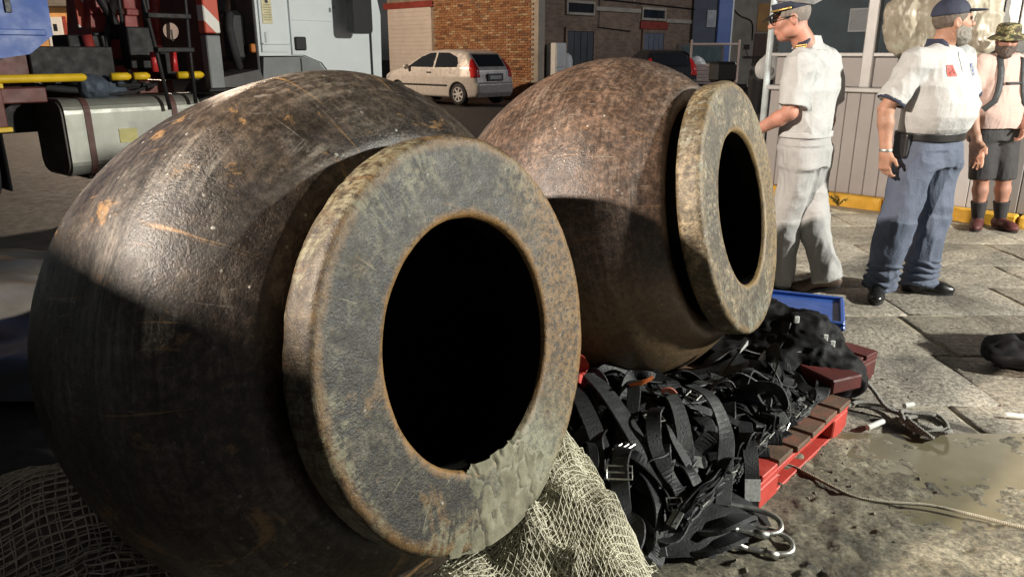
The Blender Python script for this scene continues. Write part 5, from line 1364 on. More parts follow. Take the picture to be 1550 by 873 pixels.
# ------------------------------------------------------------------ people
def skin_mat(name, c):
    t = NT(name)
    col = t.ramp(t.noise(14, 6, 0.65), [(0.32, dk(c, 0.72)), (0.5, c), (0.68, (min(1, c[0] * 1.2), c[1] * 1.05, c[2] * 1.02))])
    t.bump(t.noise(160, 4, 0.6), 0.25, 0.002)
    t.put(t.b.inputs['Subsurface Weight'], 0.12); t.put(t.b.inputs['Subsurface Radius'], (0.02, 0.008, 0.005))
    return t.out(col, 0.6)
def cloth_mat(name, c, rough=0.8, var=0.12, weave=320):
    t = NT(name)
    col = t.ramp(t.noise(6, 7, 0.65), [(0.3, dk(c, 1 - var)), (0.52, c), (0.72, dk(c, 1 + var * 0.5))])
    w1 = t.math('ABSOLUTE', t.math('SUBTRACT', t.noise(1.0, 4, 0.55, t.mapv((9, 9, 4)), 1.0), 0.5))
    w2 = t.math('ABSOLUTE', t.math('SUBTRACT', t.noise(1.0, 4, 0.55, t.mapv((12, 12, 17), (3, 1, 2)), 1.0), 0.5))
    h = t.math('ADD', t.math('ADD', t.ramp(w1, [(0.0, 0.0), (0.16, 1.0)]), t.math('MULTIPLY', t.ramp(w2, [(0.0, 0.0), (0.12, 1.0)]), 0.45)), t.math('MULTIPLY', t.noise(weave, 2, 0.5), 0.06))
    t.bump(h, 0.2, 0.012)
    return t.out(col, rough)
def unit(v):
    v = np.array(v, float); return v / np.linalg.norm(v)
def hand(s, w, d, n, curl=0.6, side=1, k=1.0):
    """palm and five separate fingers; d along the hand, n palm normal (towards the palm), thumb on +side"""
    w = np.array(w, float); d = unit(d); n = unit(np.array(n, float) - (np.array(n) @ d) * d); t = np.cross(d, n) * side
    s.cone(w - d * 0.03, w + d * 0.02, 0.027 * k, 0.027 * k, 0.02)
    s.box(w + d * 0.052 * k, (0.041 * k, 0.05 * k, 0.0165 * k), np.stack([t, d, n]), 0.018, 0.014)
    s.ell(w + d * 0.035 * k + t * 0.028 * k + n * 0.008, (0.017 * k, 0.03 * k, 0.016 * k), np.stack([t, d, n]), 0.012)
    for i, (off, L) in enumerate(((0.031, 0.068), (0.0105, 0.077), (-0.0105, 0.072), (-0.031, 0.056))):
        b = w + d * (0.097 - 0.003 * abs(i - 1)) * k + t * off * k
        c0 = curl * (0.75 + 0.15 * i); p = b; ang = 0.25 * c0
        r = 0.0088 * k
        for seg, fr in enumerate((0.45, 0.3, 0.25)):
            ang += c0 * (0.35 + 0.35 * seg)
            q = p + (d * math.cos(ang) + n * math.sin(ang)) * L * fr * k
            s.cone(p, q, r, r * 0.92, 0.005); p = q; r *= 0.92
    b = w + d * 0.022 * k + t * 0.036 * k
    m1 = b + unit(d * 0.75 + t * 0.62 + n * 0.35) * 0.036 * k
    m2 = m1 + unit(d * 0.95 + t * 0.15 + n * 0.4) * 0.032 * k
    s.cone(b, m1, 0.0125 * k, 0.0105 * k, 0.01); s.cone(m1, m2, 0.0105 * k, 0.009 * k, 0.005)
def head(s, hc, hf, hu=(0, 0, 1), k=1.0):
    f = unit(hf); u = unit(np.array(hu, float) - (np.array(hu) @ f) * f); r = np.cross(f, u); M = np.stack([r, f, u]); hc = np.array(hc, float)
    at = lambda a, b, c: hc + (r * a + f * b + u * c) * k
    e = lambda c, rad, kk=0.02, op='u': s.ell(at(*c), np.array(rad) * k, M, kk, op)
    e((0, -0.012, 0.03), (0.073, 0.094, 0.09)); e((0, 0.025, -0.03), (0.060, 0.068, 0.082)); e((0, 0.052, -0.092), (0.034, 0.034, 0.028), 0.025)
    for sd in (-1, 1):
        e((0.034 * sd, 0.058, -0.02), (0.026, 0.028, 0.024), 0.02)
        e((0.05 * sd, 0.01, -0.07), (0.02, 0.04, 0.03), 0.02)
    s.cone(at(-0.032, 0.08, 0.03), at(0.032, 0.08, 0.03), 0.013 * k, 0.013 * k, 0.014)
    for sd in (-1, 1): e((0.031 * sd, 0.097, 0.010), (0.016, 0.014, 0.011), 0.010, 's')
    s.cone(at(0, 0.09, 0.016), at(0, 0.115, -0.024), 0.0085 * k, 0.0145 * k, 0.012)
    for sd in (-1, 1): e((0.011 * sd, 0.104, -0.028), (0.009, 0.011, 0.008), 0.008)
    e((0, 0.088, -0.056), (0.024, 0.013, 0.007), 0.008); e((0, 0.086, -0.067), (0.022, 0.013, 0.007), 0.008)
    e((0, 0.100, -0.0615), (0.022, 0.01, 0.0018), 0.003, 's')
    for sd in (-1, 1):
        e((0.073 * sd, -0.008, -0.008), (0.010, 0.020, 0.032), 0.008); e((0.081 * sd, -0.004, -0.004), (0.006, 0.010, 0.016), 0.006, 's')
    return at, M
def eyes(at, t):
    for sd in (-1, 1):
        s = SDF(at(0, 0, 0) - 0.16, at(0, 0, 0) + 0.16, 0.004); s.ell(at(0.031 * sd, 0.083, 0.010), (0.0125,) * 3, None, 0)
        link('eye', s.mesh('eye'), M_EYE, t, True)
M_EYE = flat('dark_eye', (0.05, 0.035, 0.03), 0.15)
def shoe(t, ank, toe_dir, m, L=0.27, heel_lift=0.0, h=0.11, msole=None):
    d = unit((toe_dir[0], toe_dir[1], 0)); sd = np.array([-d[1], d[0], 0]); a = np.array(ank, float)
    base = np.array([a[0], a[1], 0.0])
    M = np.stack([sd, d, [0, 0, 1]])
    s = SDF(base - 0.36, base + 0.36, 0.006)
    tilt = lambda v: v
    s.ell(base + d * (-0.02) + np.array([0, 0, 0.045 + heel_lift]), (0.042, 0.07, 0.05), M, 0.02)
    s.cone(base + d * 0.0 + np.array([0, 0, 0.05 + heel_lift]), base + d * 0.13 + np.array([0, 0, 0.042]), 0.045, 0.040, 0.03)
    s.ell(base + d * 0.145 + np.array([0, 0, 0.036]), (0.047, 0.075, 0.036), M, 0.03)
    s.cone(base + d * (-0.01) + np.array([0, 0, 0.05 + heel_lift]), a + np.array([0, 0, 0.02]), 0.045, 0.042, 0.02)
    s.D = np.maximum(s.D, -(s.lo[2] + s.h * np.arange(s.n[2]))[None, None, :] + 0.003)
    sh = link('shoe', s.mesh('shoe'), m, t, True)
    mb = MB(); ring = []
    n = 24
    out = []
    for k in range(n):
        an = 2 * math.pi * k / n; x = math.cos(an); y = math.sin(an)
        w = 0.046 + 0.006 * y
        out.append(base + sd * x * w + d * (0.065 + y * 0.148))
    V = []
    for z in (0.002, 0.022):
        for p in out:
            lift = heel_lift * max(0, 1 - ((p - base) @ d + 0.08) / 0.2)
            V.append((p[0], p[1], z + lift))
    mb.add(V, [tuple(range(n))[::-1], tuple(range(n, 2 * n))] + [(i, (i + 1) % n, n + (i + 1) % n, n + i) for i in range(n)])
    mb.build('sole', msole or M_BLACK, sh)
def folds(amp1, amp2, sc=(9, 9, 5), seed=0):
    return lambda V: amp1 * (0.35 - np.abs(vnoise(V, sc, seed))) + amp2 * (0.3 - np.abs(vnoise(V, (22, 22, 11), seed + 2))) + amp1 * 0.5 * vnoise(V, 5, seed + 5)
def bodyskin(J, fw, hc, hf, skin, t, hands, k=1.0, hu=(0, 0, 1)):
    s = SDF((-0.75, -0.6, -0.03), (0.75, 0.6, 1.9), 0.006)
    N = np.array
    at, M = head(s, hc, hf, hu, k)
    s.cone(at(0, -0.025, -0.06), N(J['neck']), 0.056, 0.062, 0.03)
    f3 = N([fw[0], fw[1], 0.0]); f3 /= np.linalg.norm(f3)
    mid = (N(J['hipL']) + N(J['hipR'])) / 2
    ch = (N(J['shL']) + N(J['shR'])) / 2
    s.cone(N(J['neck']), ch + N([0, 0, -0.08]), 0.06, 0.11, 0.04, flat=(f3, 0.6)); s.cone(ch + N([0, 0, -0.08]), mid + N([0, 0, 0.1]), 0.11, 0.10, 0.03, flat=(f3, 0.6)); s.cone(mid + N([0, 0, 0.1]), mid + N([0, 0, 0.0]), 0.10, 0.10, 0.03, flat=(f3, 0.65))
    for q in 'LR':
        sh, el, wr = N(J['sh' + q]), N(J['el' + q]), N(J['wr' + q])
        s.cone(ch + N([0, 0, -0.03]), sh, 0.06, 0.052, 0.03)
        s.cone(sh, el, 0.055, 0.042, 0.03); m = el + (wr - el) * 0.3; s.cone(el, m, 0.041, 0.043, 0.02); s.cone(m, wr, 0.043, 0.028, 0.02)
        d, n, sd, curl = hands[q]; hand(s, wr, d, n, curl, sd, k)
        hp, kn, an = N(J['hip' + q]), N(J['knee' + q]), N(J['ank' + q])
        s.cone(hp, kn, 0.070, 0.056, 0.03); m = kn + (an - kn) * 0.3; s.cone(kn, m, 0.054, 0.058, 0.03); s.cone(m, an, 0.058, 0.038, 0.03)
    link('body', s.mesh('body'), skin, t, True)
    return at, M
LO, HI = (-0.75, -0.6, -0.03), (0.75, 0.6, 1.9)
def cut(s, z0=None, z1=None):
    Z = (s.lo[2] + s.h * np.arange(s.n[2]))[None, None, :]
    if z0 is not None: s.D = np.maximum(s.D, z0 - Z)
    if z1 is not None: s.D = np.maximum(s.D, Z - z1)

# ---- man in the white polo shirt and navy cap
t = thing('person', 'bearded man in white polo shirt, navy cap and blue grey trousers looking right', 'person', (2.4, 4.58, 0))
J = dict(neck=(0.10, 0.05, 1.485), shL=(-0.10, -0.06, 1.40), shR=(0.285, 0.17, 1.42), elL=(-0.235, -0.07, 1.135), wrL=(-0.215, -0.10, 0.895), elR=(0.42, 0.24, 1.15), wrR=(0.425, 0.10, 0.93),
         hipL=(0.02, -0.01, 0.88), hipR=(0.215, 0.10, 0.88), kneeL=(-0.06, -0.05, 0.475), kneeR=(0.20, 0.06, 0.475), ankL=(-0.105, -0.04, 0.09), ankR=(0.165, 0.03, 0.09))
fw = unit((0.42, -0.91)); S1 = skin_mat('tanned_skin', (0.36, 0.19, 0.125))
hc, hf = (0.125, 0.03, 1.62), unit((0.98, -0.02, 0.12))
at, HM = bodyskin(J, fw, hc, hf, S1, t, {'L': ((0.05, -0.12, -1), (0.9, 0.35, 0), 1, 0.85), 'R': ((0.1, -0.25, -1), (-0.7, -0.5, 0), -1, 0.45)}, 1.0)
eyes(at, t)
SH = cloth_mat('white_polo_cotton', (0.39, 0.39, 0.385))
f3 = np.array([fw[0], fw[1], 0])
s = SDF(LO, HI, 0.006)
o2 = lambda a: (0.10 + fw[0] * a, 0.045 + fw[1] * a)
s.loft([(0.965, *o2(0.0), 0.185, 0.150), (1.03, *o2(0.03), 0.202, 0.172), (1.10, *o2(0.042), 0.210, 0.185), (1.18, *o2(0.042), 0.211, 0.178), (1.28, *o2(0.02), 0.212, 0.155), (1.37, *o2(0.0), 0.20, 0.125), (1.43, *o2(-0.01), 0.155, 0.095), (1.475, *o2(-0.01), 0.085, 0.07), (1.49, *o2(-0.01), 0.07, 0.062)], fw, 0.03)
for q in 'LR':
    sh, el = np.array(J['sh' + q]), np.array(J['el' + q]); e = sh + (el - sh) * 0.80
    s.cone(np.array([0.1, 0.04, 1.40]), sh, 0.085, 0.075, 0.05); s.cone(sh + (sh - e) * 0.05, e, 0.075, 0.077, 0.04, cap=True)
shirt = s.mesh('shirt'); displace(shirt, lambda V: folds(0.016, 0.008, (6, 6, 10), 3)(V) * np.clip((V[:, 2] - 0.965) / 0.09, 0.05, 1) - 0.012 * np.exp(-((V[:, 2] - 0.965) / 0.03) ** 2)); sho = link('polo_shirt', shirt, SH, t, True)
NV = cloth_mat('navy_cloth', (0.018, 0.022, 0.045))
for q in 'LR':                                   # dark sleeve bands
    sh, el = np.array(J['sh' + q]), np.array(J['el' + q]); e = sh + (el - sh) * 0.80; dd = unit(el - sh)
    s = SDF(e - 0.13, e + 0.13, 0.005); s.cone(e - dd * 0.010, e + dd * 0.012, 0.0815, 0.0815, 0, cap=True); s.cone(e - dd * 0.03, e + dd * 0.03, 0.070, 0.070, 0, 's')
    link('sleeve_band', s.mesh('sleeve_band'), NV, sho, True)
s = SDF((-0.2, -0.2, 1.35), (0.4, 0.3, 1.62), 0.005)   # collar
c = np.array([*o2(-0.008), 0])
s.loft([(1.445, c[0], c[1], 0.115, 0.10), (1.475, c[0], c[1], 0.095, 0.085), (1.51, c[0] - fw[0] * .008, c[1] - fw[1] * .008, 0.076, 0.072), (1.53, c[0] - fw[0] * .012, c[1] - fw[1] * .012, 0.072, 0.068)], fw, 0)
s.loft([(1.40, c[0], c[1], 0.105, 0.09), (1.475, c[0], c[1], 0.086, 0.076), (1.51, c[0] - fw[0] * .008, c[1] - fw[1] * .008, 0.067, 0.063), (1.56, c[0] - fw[0] * .012, c[1] - fw[1] * .012, 0.065, 0.061)], fw, 0.0, 's')
s.cone(np.array([c[0] + fw[0] * .03, c[1] + fw[1] * .03, 1.56]), np.array([c[0] + fw[0] * .16, c[1] + fw[1] * .16, 1.43]), 0.03, 0.05, 0, 's')
link('collar', s.mesh('collar'), NV, sho, True)
rt3 = np.array([-fw[1], fw[0], 0])          # viewer's right along the chest
def chest(a, z, w, h, name, m, shape=None, n=6, lift=0.004):
    return decal(shirt, Vector((0.10, 0.045, z)) + Vector(rt3) * a + Vector(f3) * 0.6 - Vector(f3) * 0.0, -Vector(f3), (0, 0, 1), w, h, name, m, sho, lift, n, n, shape)
def decal_at(me, a, z, w, h, name, m, par, shape=None, n=6, lift=0.004, c0=(0.10, 0.045)):
    V = get_co(me); bv = BVHTree.FromPolygons([tuple(v) for v in V], [tuple(p.vertices) for p in me.polygons])
    d = -Vector(f3); r = Vector(rt3); mb = MB(); idx = {}
    for j in range(n + 1):
        for i in range(n + 1):
            u, v = i / n - 0.5, j / n - 0.5
            o = Vector((c0[0], c0[1], z + v * h)) + r * (a + u * w) + Vector(f3) * 0.6
            hit = bv.ray_cast(o, d)
            if hit[0] is not None: idx[(i, j)] = len(mb.V); mb.V.append(tuple(hit[0] - d * lift))
    for j in range(n):
        for i in range(n):
            if shape and not shape((i + 0.5) / n - 0.5, (j + 0.5) / n - 0.5): continue
            ks = [(i, j), (i + 1, j), (i + 1, j + 1), (i, j + 1)]
            if all(q in idx for q in ks): mb.F.append(tuple(idx[q] for q in ks))
    return mb.build(name, m, par)
decal_at(shirt, -0.075, 1.355, 0.055, 0.062, 'badge', mat('red_badge', (0.55, 0.06, 0.05), 0.6), sho)
decal_at(shirt, -0.075, 1.352, 0.036, 0.034, 'badge_print', mat('badge_print', (0.16, 0.05, 0.04), 0.6), sho, lambda u, v: (abs(u) > 0.2) != (abs(v) < 0.12), 10, 0.006)
decal_at(shirt, 0.125, 1.36, 0.075, 0.075, 'emblem', mat('blue_emblem', (0.12, 0.16, 0.33), 0.6), sho, lambda u, v: 0.36 < math.hypot(u, v) < 0.47 or (abs(u - 0.25 * v) < 0.07 and abs(v) < 0.26) or (abs(v + 0.08) < 0.05 and abs(u) < 0.2), 22, 0.005)
decal_at(shirt, 0.022, 1.405, 0.012, 0.11, 'placket', mat('placket_line', (0.55, 0.55, 0.54), 0.8), sho)  # placket drawn as a flat strip in one paler tone
# trousers, belt, pouch
TR = cloth_mat('blue_grey_trouser', (0.075, 0.092, 0.135), 0.8, 0.2)
s = SDF(LO, HI, 0.007)
s.loft([(0.80, 0.115, 0.045, 0.19, 0.14), (0.88, 0.11, 0.045, 0.195, 0.15), (0.99, 0.10, 0.045, 0.190, 0.152)], fw, 0.04)
for q in 'LR':
    hp, kn, an = (np.array(J[x + q]) for x in ('hip', 'knee', 'ank')); e = an + np.array([0, 0, -0.045])
    s.cone(hp, kn, 0.122, 0.100, 0.04); s.cone(kn, e, 0.100, 0.096, 0.04, cap=True)
me = s.mesh('trousers'); displace(me, lambda V: folds(0.024, 0.010, (8, 8, 4.5), 6)(V) * np.where(V[:, 2] > 0.9, 0.3, 1) + np.where(V[:, 2] < 0.22, 0.010 * np.sin(V[:, 2] * 130 + 5 * vnoise(V, 9, 2)), 0)); tro = link('trousers', me, TR, t, True)
BL = flat('black_leather', (0.012, 0.012, 0.013), 0.4)
s = SDF((-0.25, -0.3, 0.9), (0.45, 0.35, 1.08), 0.006); s.loft([(0.955, *o2(0.005), 0.202, 0.165), (1.003, *o2(0.01), 0.204, 0.168)], fw, 0); belt = link('belt', s.mesh('belt'), BL, tro, True)
pc = np.array([0.10, 0.045, 0]) - rt3 * 0.205
s = SDF((-0.3, -0.3, 0.78), (0.1, 0.2, 1.05), 0.006); s.box((pc[0], pc[1], 0.93), (0.05, 0.035, 0.075), np.stack([f3, rt3, [0, 0, 1]]), 0.01, 0.015); link('pouch', s.mesh('pouch'), BL, tro, True)
w_ = np.array(J['wrL']); s = SDF(w_ - 0.07, w_ + 0.07, 0.004); s.cone(w_ + np.array([0, 0, 0.004]), w_ + np.array([0, 0, 0.022]), 0.036, 0.036, 0, cap=True); link('bracelet', s.mesh('bracelet'), M_STEEL, t, True)
w_ = np.array(J['wrR']); s = SDF(w_ - 0.07, w_ + 0.07, 0.004); s.cone(w_ + np.array([0, 0.01, 0.005]), w_ + np.array([0, 0.025, 0.04]), 0.036, 0.036, 0, cap=True); link('watch', s.mesh('watch'), BL, t, True)
LE = flat('black_shoe_leather', (0.012, 0.012, 0.012), 0.28)
shoe(t, (J['ankL'][0] - 0.02, J['ankL'][1] - 0.02, 0.07), (-0.45, -0.9), LE); shoe(t, (J['ankR'][0] + 0.0, J['ankR'][1], 0.07), (0.93, -0.35), LE)
# beard and cap
def beard(at, M, t, m, k=1.0, low=-0.05):
    c = np.array(at(0, 0, 0)); s = SDF(c - 0.2, c + 0.2, 0.005); u = M[2]; f = M[1]
    s.ell(at(0, 0.025, -0.035), np.array((0.067, 0.076, 0.088)), M, 0.01); s.ell(at(0, 0.055, -0.100), np.array((0.045, 0.046, 0.040)), M, 0.03)
    for sd in (-1, 1): s.ell(at(0.05 * sd, 0.012, -0.06), np.array((0.026, 0.05, 0.042)), M, 0.02)
    P_ = np.stack(np.meshgrid(*[s.lo[i] + s.h * np.arange(s.n[i]) for i in range(3)], indexing='ij'), -1) - c
    hu_, hf_ = P_ @ u, P_ @ f
    s.D = np.maximum(s.D, hu_ - (low + 0.012 - 0.35 * np.clip(0.055 - hf_, 0, 0.2) * -1)); s.D = np.maximum(s.D, -0.012 - hf_)
    s.ell(at(0, 0.112, -0.062), (0.02, 0.016, 0.006), M, 0.004, 's')
    me = s.mesh('beard'); displace(me, lambda V: 0.003 * vnoise(V, 120, 3) + 0.002 * vnoise(V, 60, 1)); link('beard', me, m, t, True)
def hair_mat(name, c): return mat(name, c, 0.75, 0, 0.5, 90, 0.8, 260, None, None, (1, 1, 0.3))
beard(at, HM, t, hair_mat('grizzled_beard', (0.21, 0.19, 0.165)))
def hair_cap(at, M, t, m, grow=0.005):
    c = np.array(at(0, 0, 0)); s = SDF(c - 0.2, c + 0.2, 0.005)
    s.ell(at(0, -0.014, 0.03), np.array((0.073, 0.094, 0.09)) + grow, M, 0, 'u', [(at(0, 0.045, 0), unit(M[1] - 0.7 * M[2])), (at(0, 0, -0.045), -M[2])])
    link('hair', s.mesh('hair'), m, t, True)
hair_cap(at, HM, t, hair_mat('cropped_hair', (0.11, 0.085, 0.065)), 0.003)
def baseball_cap(at, M, t, m):
    c = np.array(at(0, 0, 0.05)); s = SDF(c - 0.26, c + 0.26, 0.005)
    s.ell(at(0, -0.012, 0.04), (0.084, 0.107, 0.098), M, 0, 'u', [(at(0, 0, 0.042), -M[2])])
    crown = link('cap', s.mesh('cap'), m, t, True)
    s = SDF(c - 0.26, c + 0.26, 0.004)
    f, u = M[1], M[2]; Mt = np.stack([M[0], unit(f - 0.1 * u), unit(u + 0.1 * f)])
    s.ell(at(0, 0.105, 0.052), (0.078, 0.088, 0.0085), Mt, 0, 'u', [(at(0, 0.07, 0), -f)])
    link('visor', s.mesh('visor'), m, crown, True)
baseball_cap(at, HM, t, NV)

# ---- naval officer in whites walking away
t = thing('person', 'officer in white uniform and peaked cap walking away to the left', 'person', (1.85, 4.58, 0))
J = dict(neck=(-0.165, 0.02, 1.50), shL=(-0.235, -0.11, 1.40), shR=(0.03, 0.155, 1.41), elL=(-0.26, -0.13, 1.125), wrL=(-0.42, 0.0, 1.00), elR=(0.075, 0.15, 1.13), wrR=(0.06, 0.12, 0.895),
         hipL=(-0.145, -0.03, 0.88), hipR=(-0.01, 0.10, 0.88), kneeL=(-0.145, 0.06, 0.46), kneeR=(0.015, 0.05, 0.46), ankL=(-0.125, 0.11, 0.085), ankR=(0.10, -0.07, 0.15))
fw = unit((-0.72, 0.69)); f3 = np.array([fw[0], fw[1], 0]); rt3 = np.array([-fw[1], fw[0], 0]); S2 = skin_mat('sunburnt_skin', (0.42, 0.20, 0.14))
hc, hf = (-0.265, 0.0, 1.64), unit((-0.95, 0.22, -0.22))
at, HM = bodyskin(J, fw, hc, hf, S2, t, {'L': ((-0.7, 0.4, -0.55), (0.2, 0.5, -0.4), 1, 0.6), 'R': ((-0.15, -0.1, -1), (-0.7, -0.5, 0.1), 1, 0.7)}, 1.0, (-0.15, 0, 1))
eyes(at, t)
WH = cloth_mat('white_uniform_cotton', (0.40, 0.40, 0.395), 0.75, 0.06)
s = SDF(LO, HI, 0.006); o2 = lambda a: (-0.095 + fw[0] * a, 0.03 + fw[1] * a)
s.loft([(0.985, *o2(0.0), 0.172, 0.125), (1.03, *o2(0.0), 0.178, 0.135), (1.12, *o2(0.0), 0.185, 0.138), (1.25, *o2(-0.01), 0.20, 0.138), (1.37, *o2(0.0), 0.19, 0.115), (1.435, *o2(0.02), 0.15, 0.09), (1.485, *o2(0.04), 0.085, 0.072), (1.505, *o2(0.05), 0.07, 0.066)], fw, 0.03)
for q in 'LR':
    sh, el = np.array(J['sh' + q]), np.array(J['el' + q]); e = sh + (el - sh) * 0.86
    s.cone(np.array([-0.1, 0.03, 1.38]), sh, 0.085, 0.072, 0.05); s.cone(sh + (sh - e) * 0.05, e, 0.074, 0.082, 0.04, cap=True)
shirt = s.mesh('shirt'); displace(shirt, folds(0.026, 0.010, (8, 8, 4), 8)); sho = link('shirt', shirt, WH, t, True)
s = SDF((-0.5, -0.3, 1.35), (0.3, 0.4, 1.62), 0.005); c = o2(0.045)
s.loft([(1.47, *o2(0.035), 0.105, 0.092), (1.50, *o2(0.045), 0.085, 0.08), (1.55, *o2(0.055), 0.072, 0.07)], fw, 0); s.loft([(1.42, *o2(0.035), 0.09, 0.08), (1.58, *o2(0.058), 0.063, 0.061)], fw, 0, 's')
link('collar', s.mesh('collar'), WH, sho, True)
GO = mat('gold_braid', (0.55, 0.36, 0.10), 0.4, 0.6, 0.2, 40, 0.3, 120)
for q in 'LR':
    sh = np.array(J['sh' + q]); n_ = np.array(J['neck']); p = sh * 0.62 + n_ * 0.38 + np.array([0, 0, 0.055]); d = unit(n_ - sh)
    M_ = np.stack([d, f3, np.cross(d, f3)]); s = SDF(p - 0.13, p + 0.13, 0.005); s.box(p, (0.055, 0.028, 0.008), M_, 0, 0.005); ep = link('epaulette', s.mesh('epaulette'), NV, sho, True)
    s = SDF(p - 0.13, p + 0.13, 0.004)
    for a in (-0.03, -0.012): s.box(p + d * a + M_[2] * 0.003, (0.005, 0.029, 0.008), M_, 0, 0.003)
    link('gold_stripe', s.mesh('gold_stripe'), GO, sho, True)
WT = cloth_mat('white_trouser_cotton', (0.33, 0.325, 0.32), 0.75, 0.06)
s = SDF(LO, HI, 0.007); s.loft([(0.80, -0.085, 0.035, 0.165, 0.13), (0.90, -0.09, 0.035, 0.172, 0.14), (1.01, -0.095, 0.03, 0.168, 0.128)], fw, 0.04)
for q in 'LR':
    hp, kn, an = (np.array(J[x + q]) for x in ('hip', 'knee', 'ank')); e = an + np.array([0, 0, -0.04])
    s.cone(hp, kn, 0.105, 0.082, 0.035); s.cone(kn, e, 0.082, 0.085, 0.03, cap=True)
me = s.mesh('trousers'); displace(me, lambda V: folds(0.028, 0.010, (8, 8, 4), 12)(V) * np.where(V[:, 2] > 0.93, 0.3, 1)); tro = link('trousers', me, WT, t, True)
s = SDF((-0.4, -0.3, 0.93), (0.2, 0.35, 1.06), 0.006); s.loft([(0.975, *o2(0.0), 0.18, 0.14), (1.012, *o2(0.0), 0.18, 0.14)], fw, 0); link('belt', s.mesh('belt'), WH, tro, True)
BR = flat('worn_brown_shoe', (0.09, 0.06, 0.045), 0.5)
shoe(t, (J['ankL'][0], J['ankL'][1], 0.07), (-0.72, 0.69), WT); shoe(t, (J['ankR'][0], J['ankR'][1], 0.12), (-0.8, 0.6), BR, 0.27, 0.07)
hair_cap(at, HM, t, hair_mat('short_grey_hair', (0.19, 0.16, 0.14)), 0.004)
# glasses
mb = MB()
for sd in (-1, 1):
    cc = at(0.033 * sd, 0.108, 0.008); P_ = [cc + (HM[0] * math.cos(a) * 0.025 + HM[2] * math.sin(a) * 0.018) for a in np.linspace(0, 2 * math.pi, 18, endpoint=False)]
    mb.tube(P_, 0.0028, 6, True); mb.tube([at(0.057 * sd, 0.106, 0.012), at(0.078 * sd, 0.06, 0.014), at(0.079 * sd, -0.012, 0.01), at(0.077 * sd, -0.025, -0.01)], 0.0028, 6)
mb.tube([at(-0.009, 0.112, 0.01), at(0.009, 0.112, 0.01)], 0.0028, 6)
mb.build('glasses', M_BLACK, t, True)
# peaked cap: band, gold cord, visor, white crown
c = np.array(at(0, 0, 0.08)); ML = Matrix(np.stack([HM[0], HM[1], HM[2]]).T.tolist()).to_4x4(); ML.translation = Vector(at(0, -0.008, 0.058))
sq = Matrix.Diagonal((0.88, 1.1, 1, 1))
mb = MB(); mb.lathe([(0.086, -0.012), (0.092, -0.008), (0.094, 0.03), (0.092, 0.034)], 40, ML @ sq); cp = mb.build('cap_band', NV, t, True)
mb = MB(); mb.lathe([(0.092, 0.030), (0.128, 0.058), (0.136, 0.070), (0.130, 0.080), (0.09, 0.090), (0.0, 0.094)], 40, ML @ sq @ Matrix.Translation((0, -0.012, -0.012)) @ Matrix.Rotation(R(20), 4, 'X')); mb.build('cap_crown', WH, cp, True)
s = SDF(c - 0.26, c + 0.26, 0.004); Mt = np.stack([HM[0], unit(HM[1] - 0.45 * HM[2]), unit(HM[2] + 0.45 * HM[1])])
s.ell(at(0, 0.085, 0.040), (0.078, 0.075, 0.006), Mt, 0, 'u', [(at(0, 0.062, 0), -HM[1])]); link('visor', s.mesh('visor'), flat('patent_leather', (0.01, 0.01, 0.011), 0.15), cp, True)
mb = MB(); mb.tube([ML @ sq @ Vector((0.097 * math.sin(a), 0.097 * math.cos(a), -0.002)) for a in np.linspace(-1.5, 1.5, 16)], 0.0055, 6); mb.build('gold_cord', GO, cp, True)

# ---- man in bucket hat with backpack
t = thing('person', 'man in camouflage bucket hat, pale tee shirt and black shorts with backpack', 'person', (4.15, 6.46, 0))
J = dict(neck=(-0.135, 0.01, 1.435), shL=(-0.325, 0.0, 1.375), shR=(0.05, 0.0, 1.37), elL=(-0.385, 0.02, 1.10), wrL=(-0.36, -0.06, 0.87), elR=(0.115, 0.02, 1.095), wrR=(0.045, -0.13, 0.895),
         hipL=(-0.195, 0.0, 0.84), hipR=(-0.02, 0.0, 0.84), kneeL=(-0.165, -0.02, 0.44), kneeR=(0.03, -0.01, 0.44), ankL=(-0.12, 0.0, 0.09), ankR=(0.075, 0.0, 0.09))
fw = unit((-0.12, -0.99)); f3 = np.array([fw[0], fw[1], 0]); rt3 = np.array([-fw[1], fw[0], 0]); S3 = skin_mat('weathered_skin', (0.34, 0.17, 0.12))
hc, hf = (-0.165, -0.03, 1.55), unit((-0.38, -0.92, -0.12))
at, HM = bodyskin(J, fw, hc, hf, S3, t, {'L': ((0, -0.15, -1), (0.9, 0, 0), 1, 0.7), 'R': ((-0.25, -0.3, -1), (-0.9, 0.2, 0), -1, 0.7)}, 1.0)
eyes(at, t); beard(at, HM, t, hair_mat('dark_goatee', (0.07, 0.05, 0.04)))
TE = cloth_mat('pale_pink_tee', (0.46, 0.325, 0.285), 0.85, 0.08)
s = SDF(LO, HI, 0.006); o2 = lambda a: (-0.125 + fw[0] * a, 0.01 + fw[1] * a)
s.loft([(0.855, *o2(0.012), 0.192, 0.145), (0.95, *o2(0.02), 0.185, 0.14), (1.08, *o2(0.02), 0.188, 0.14), (1.22, *o2(0.01), 0.195, 0.135), (1.32, *o2(0.0), 0.19, 0.115), (1.38, *o2(-0.005), 0.15, 0.09), (1.425, *o2(-0.005), 0.085, 0.075), (1.435, *o2(-0.005), 0.078, 0.07)], fw, 0.03)
for q in 'LR':
    sh, el = np.array(J['sh' + q]), np.array(J['el' + q]); e = sh + (el - sh) * 0.75
    s.cone(np.array([-0.13, 0.01, 1.36]), sh, 0.08, 0.068, 0.05); s.cone(sh + (sh - e) * 0.05, e, 0.07, 0.076, 0.04, cap=True)
shirt = s.mesh('shirt'); displace(shirt, folds(0.012, 0.005, (9, 9, 4), 15)); sho = link('tee_shirt', shirt, TE, t, True)
SHO = cloth_mat('black_shorts', (0.028, 0.026, 0.028), 0.8)
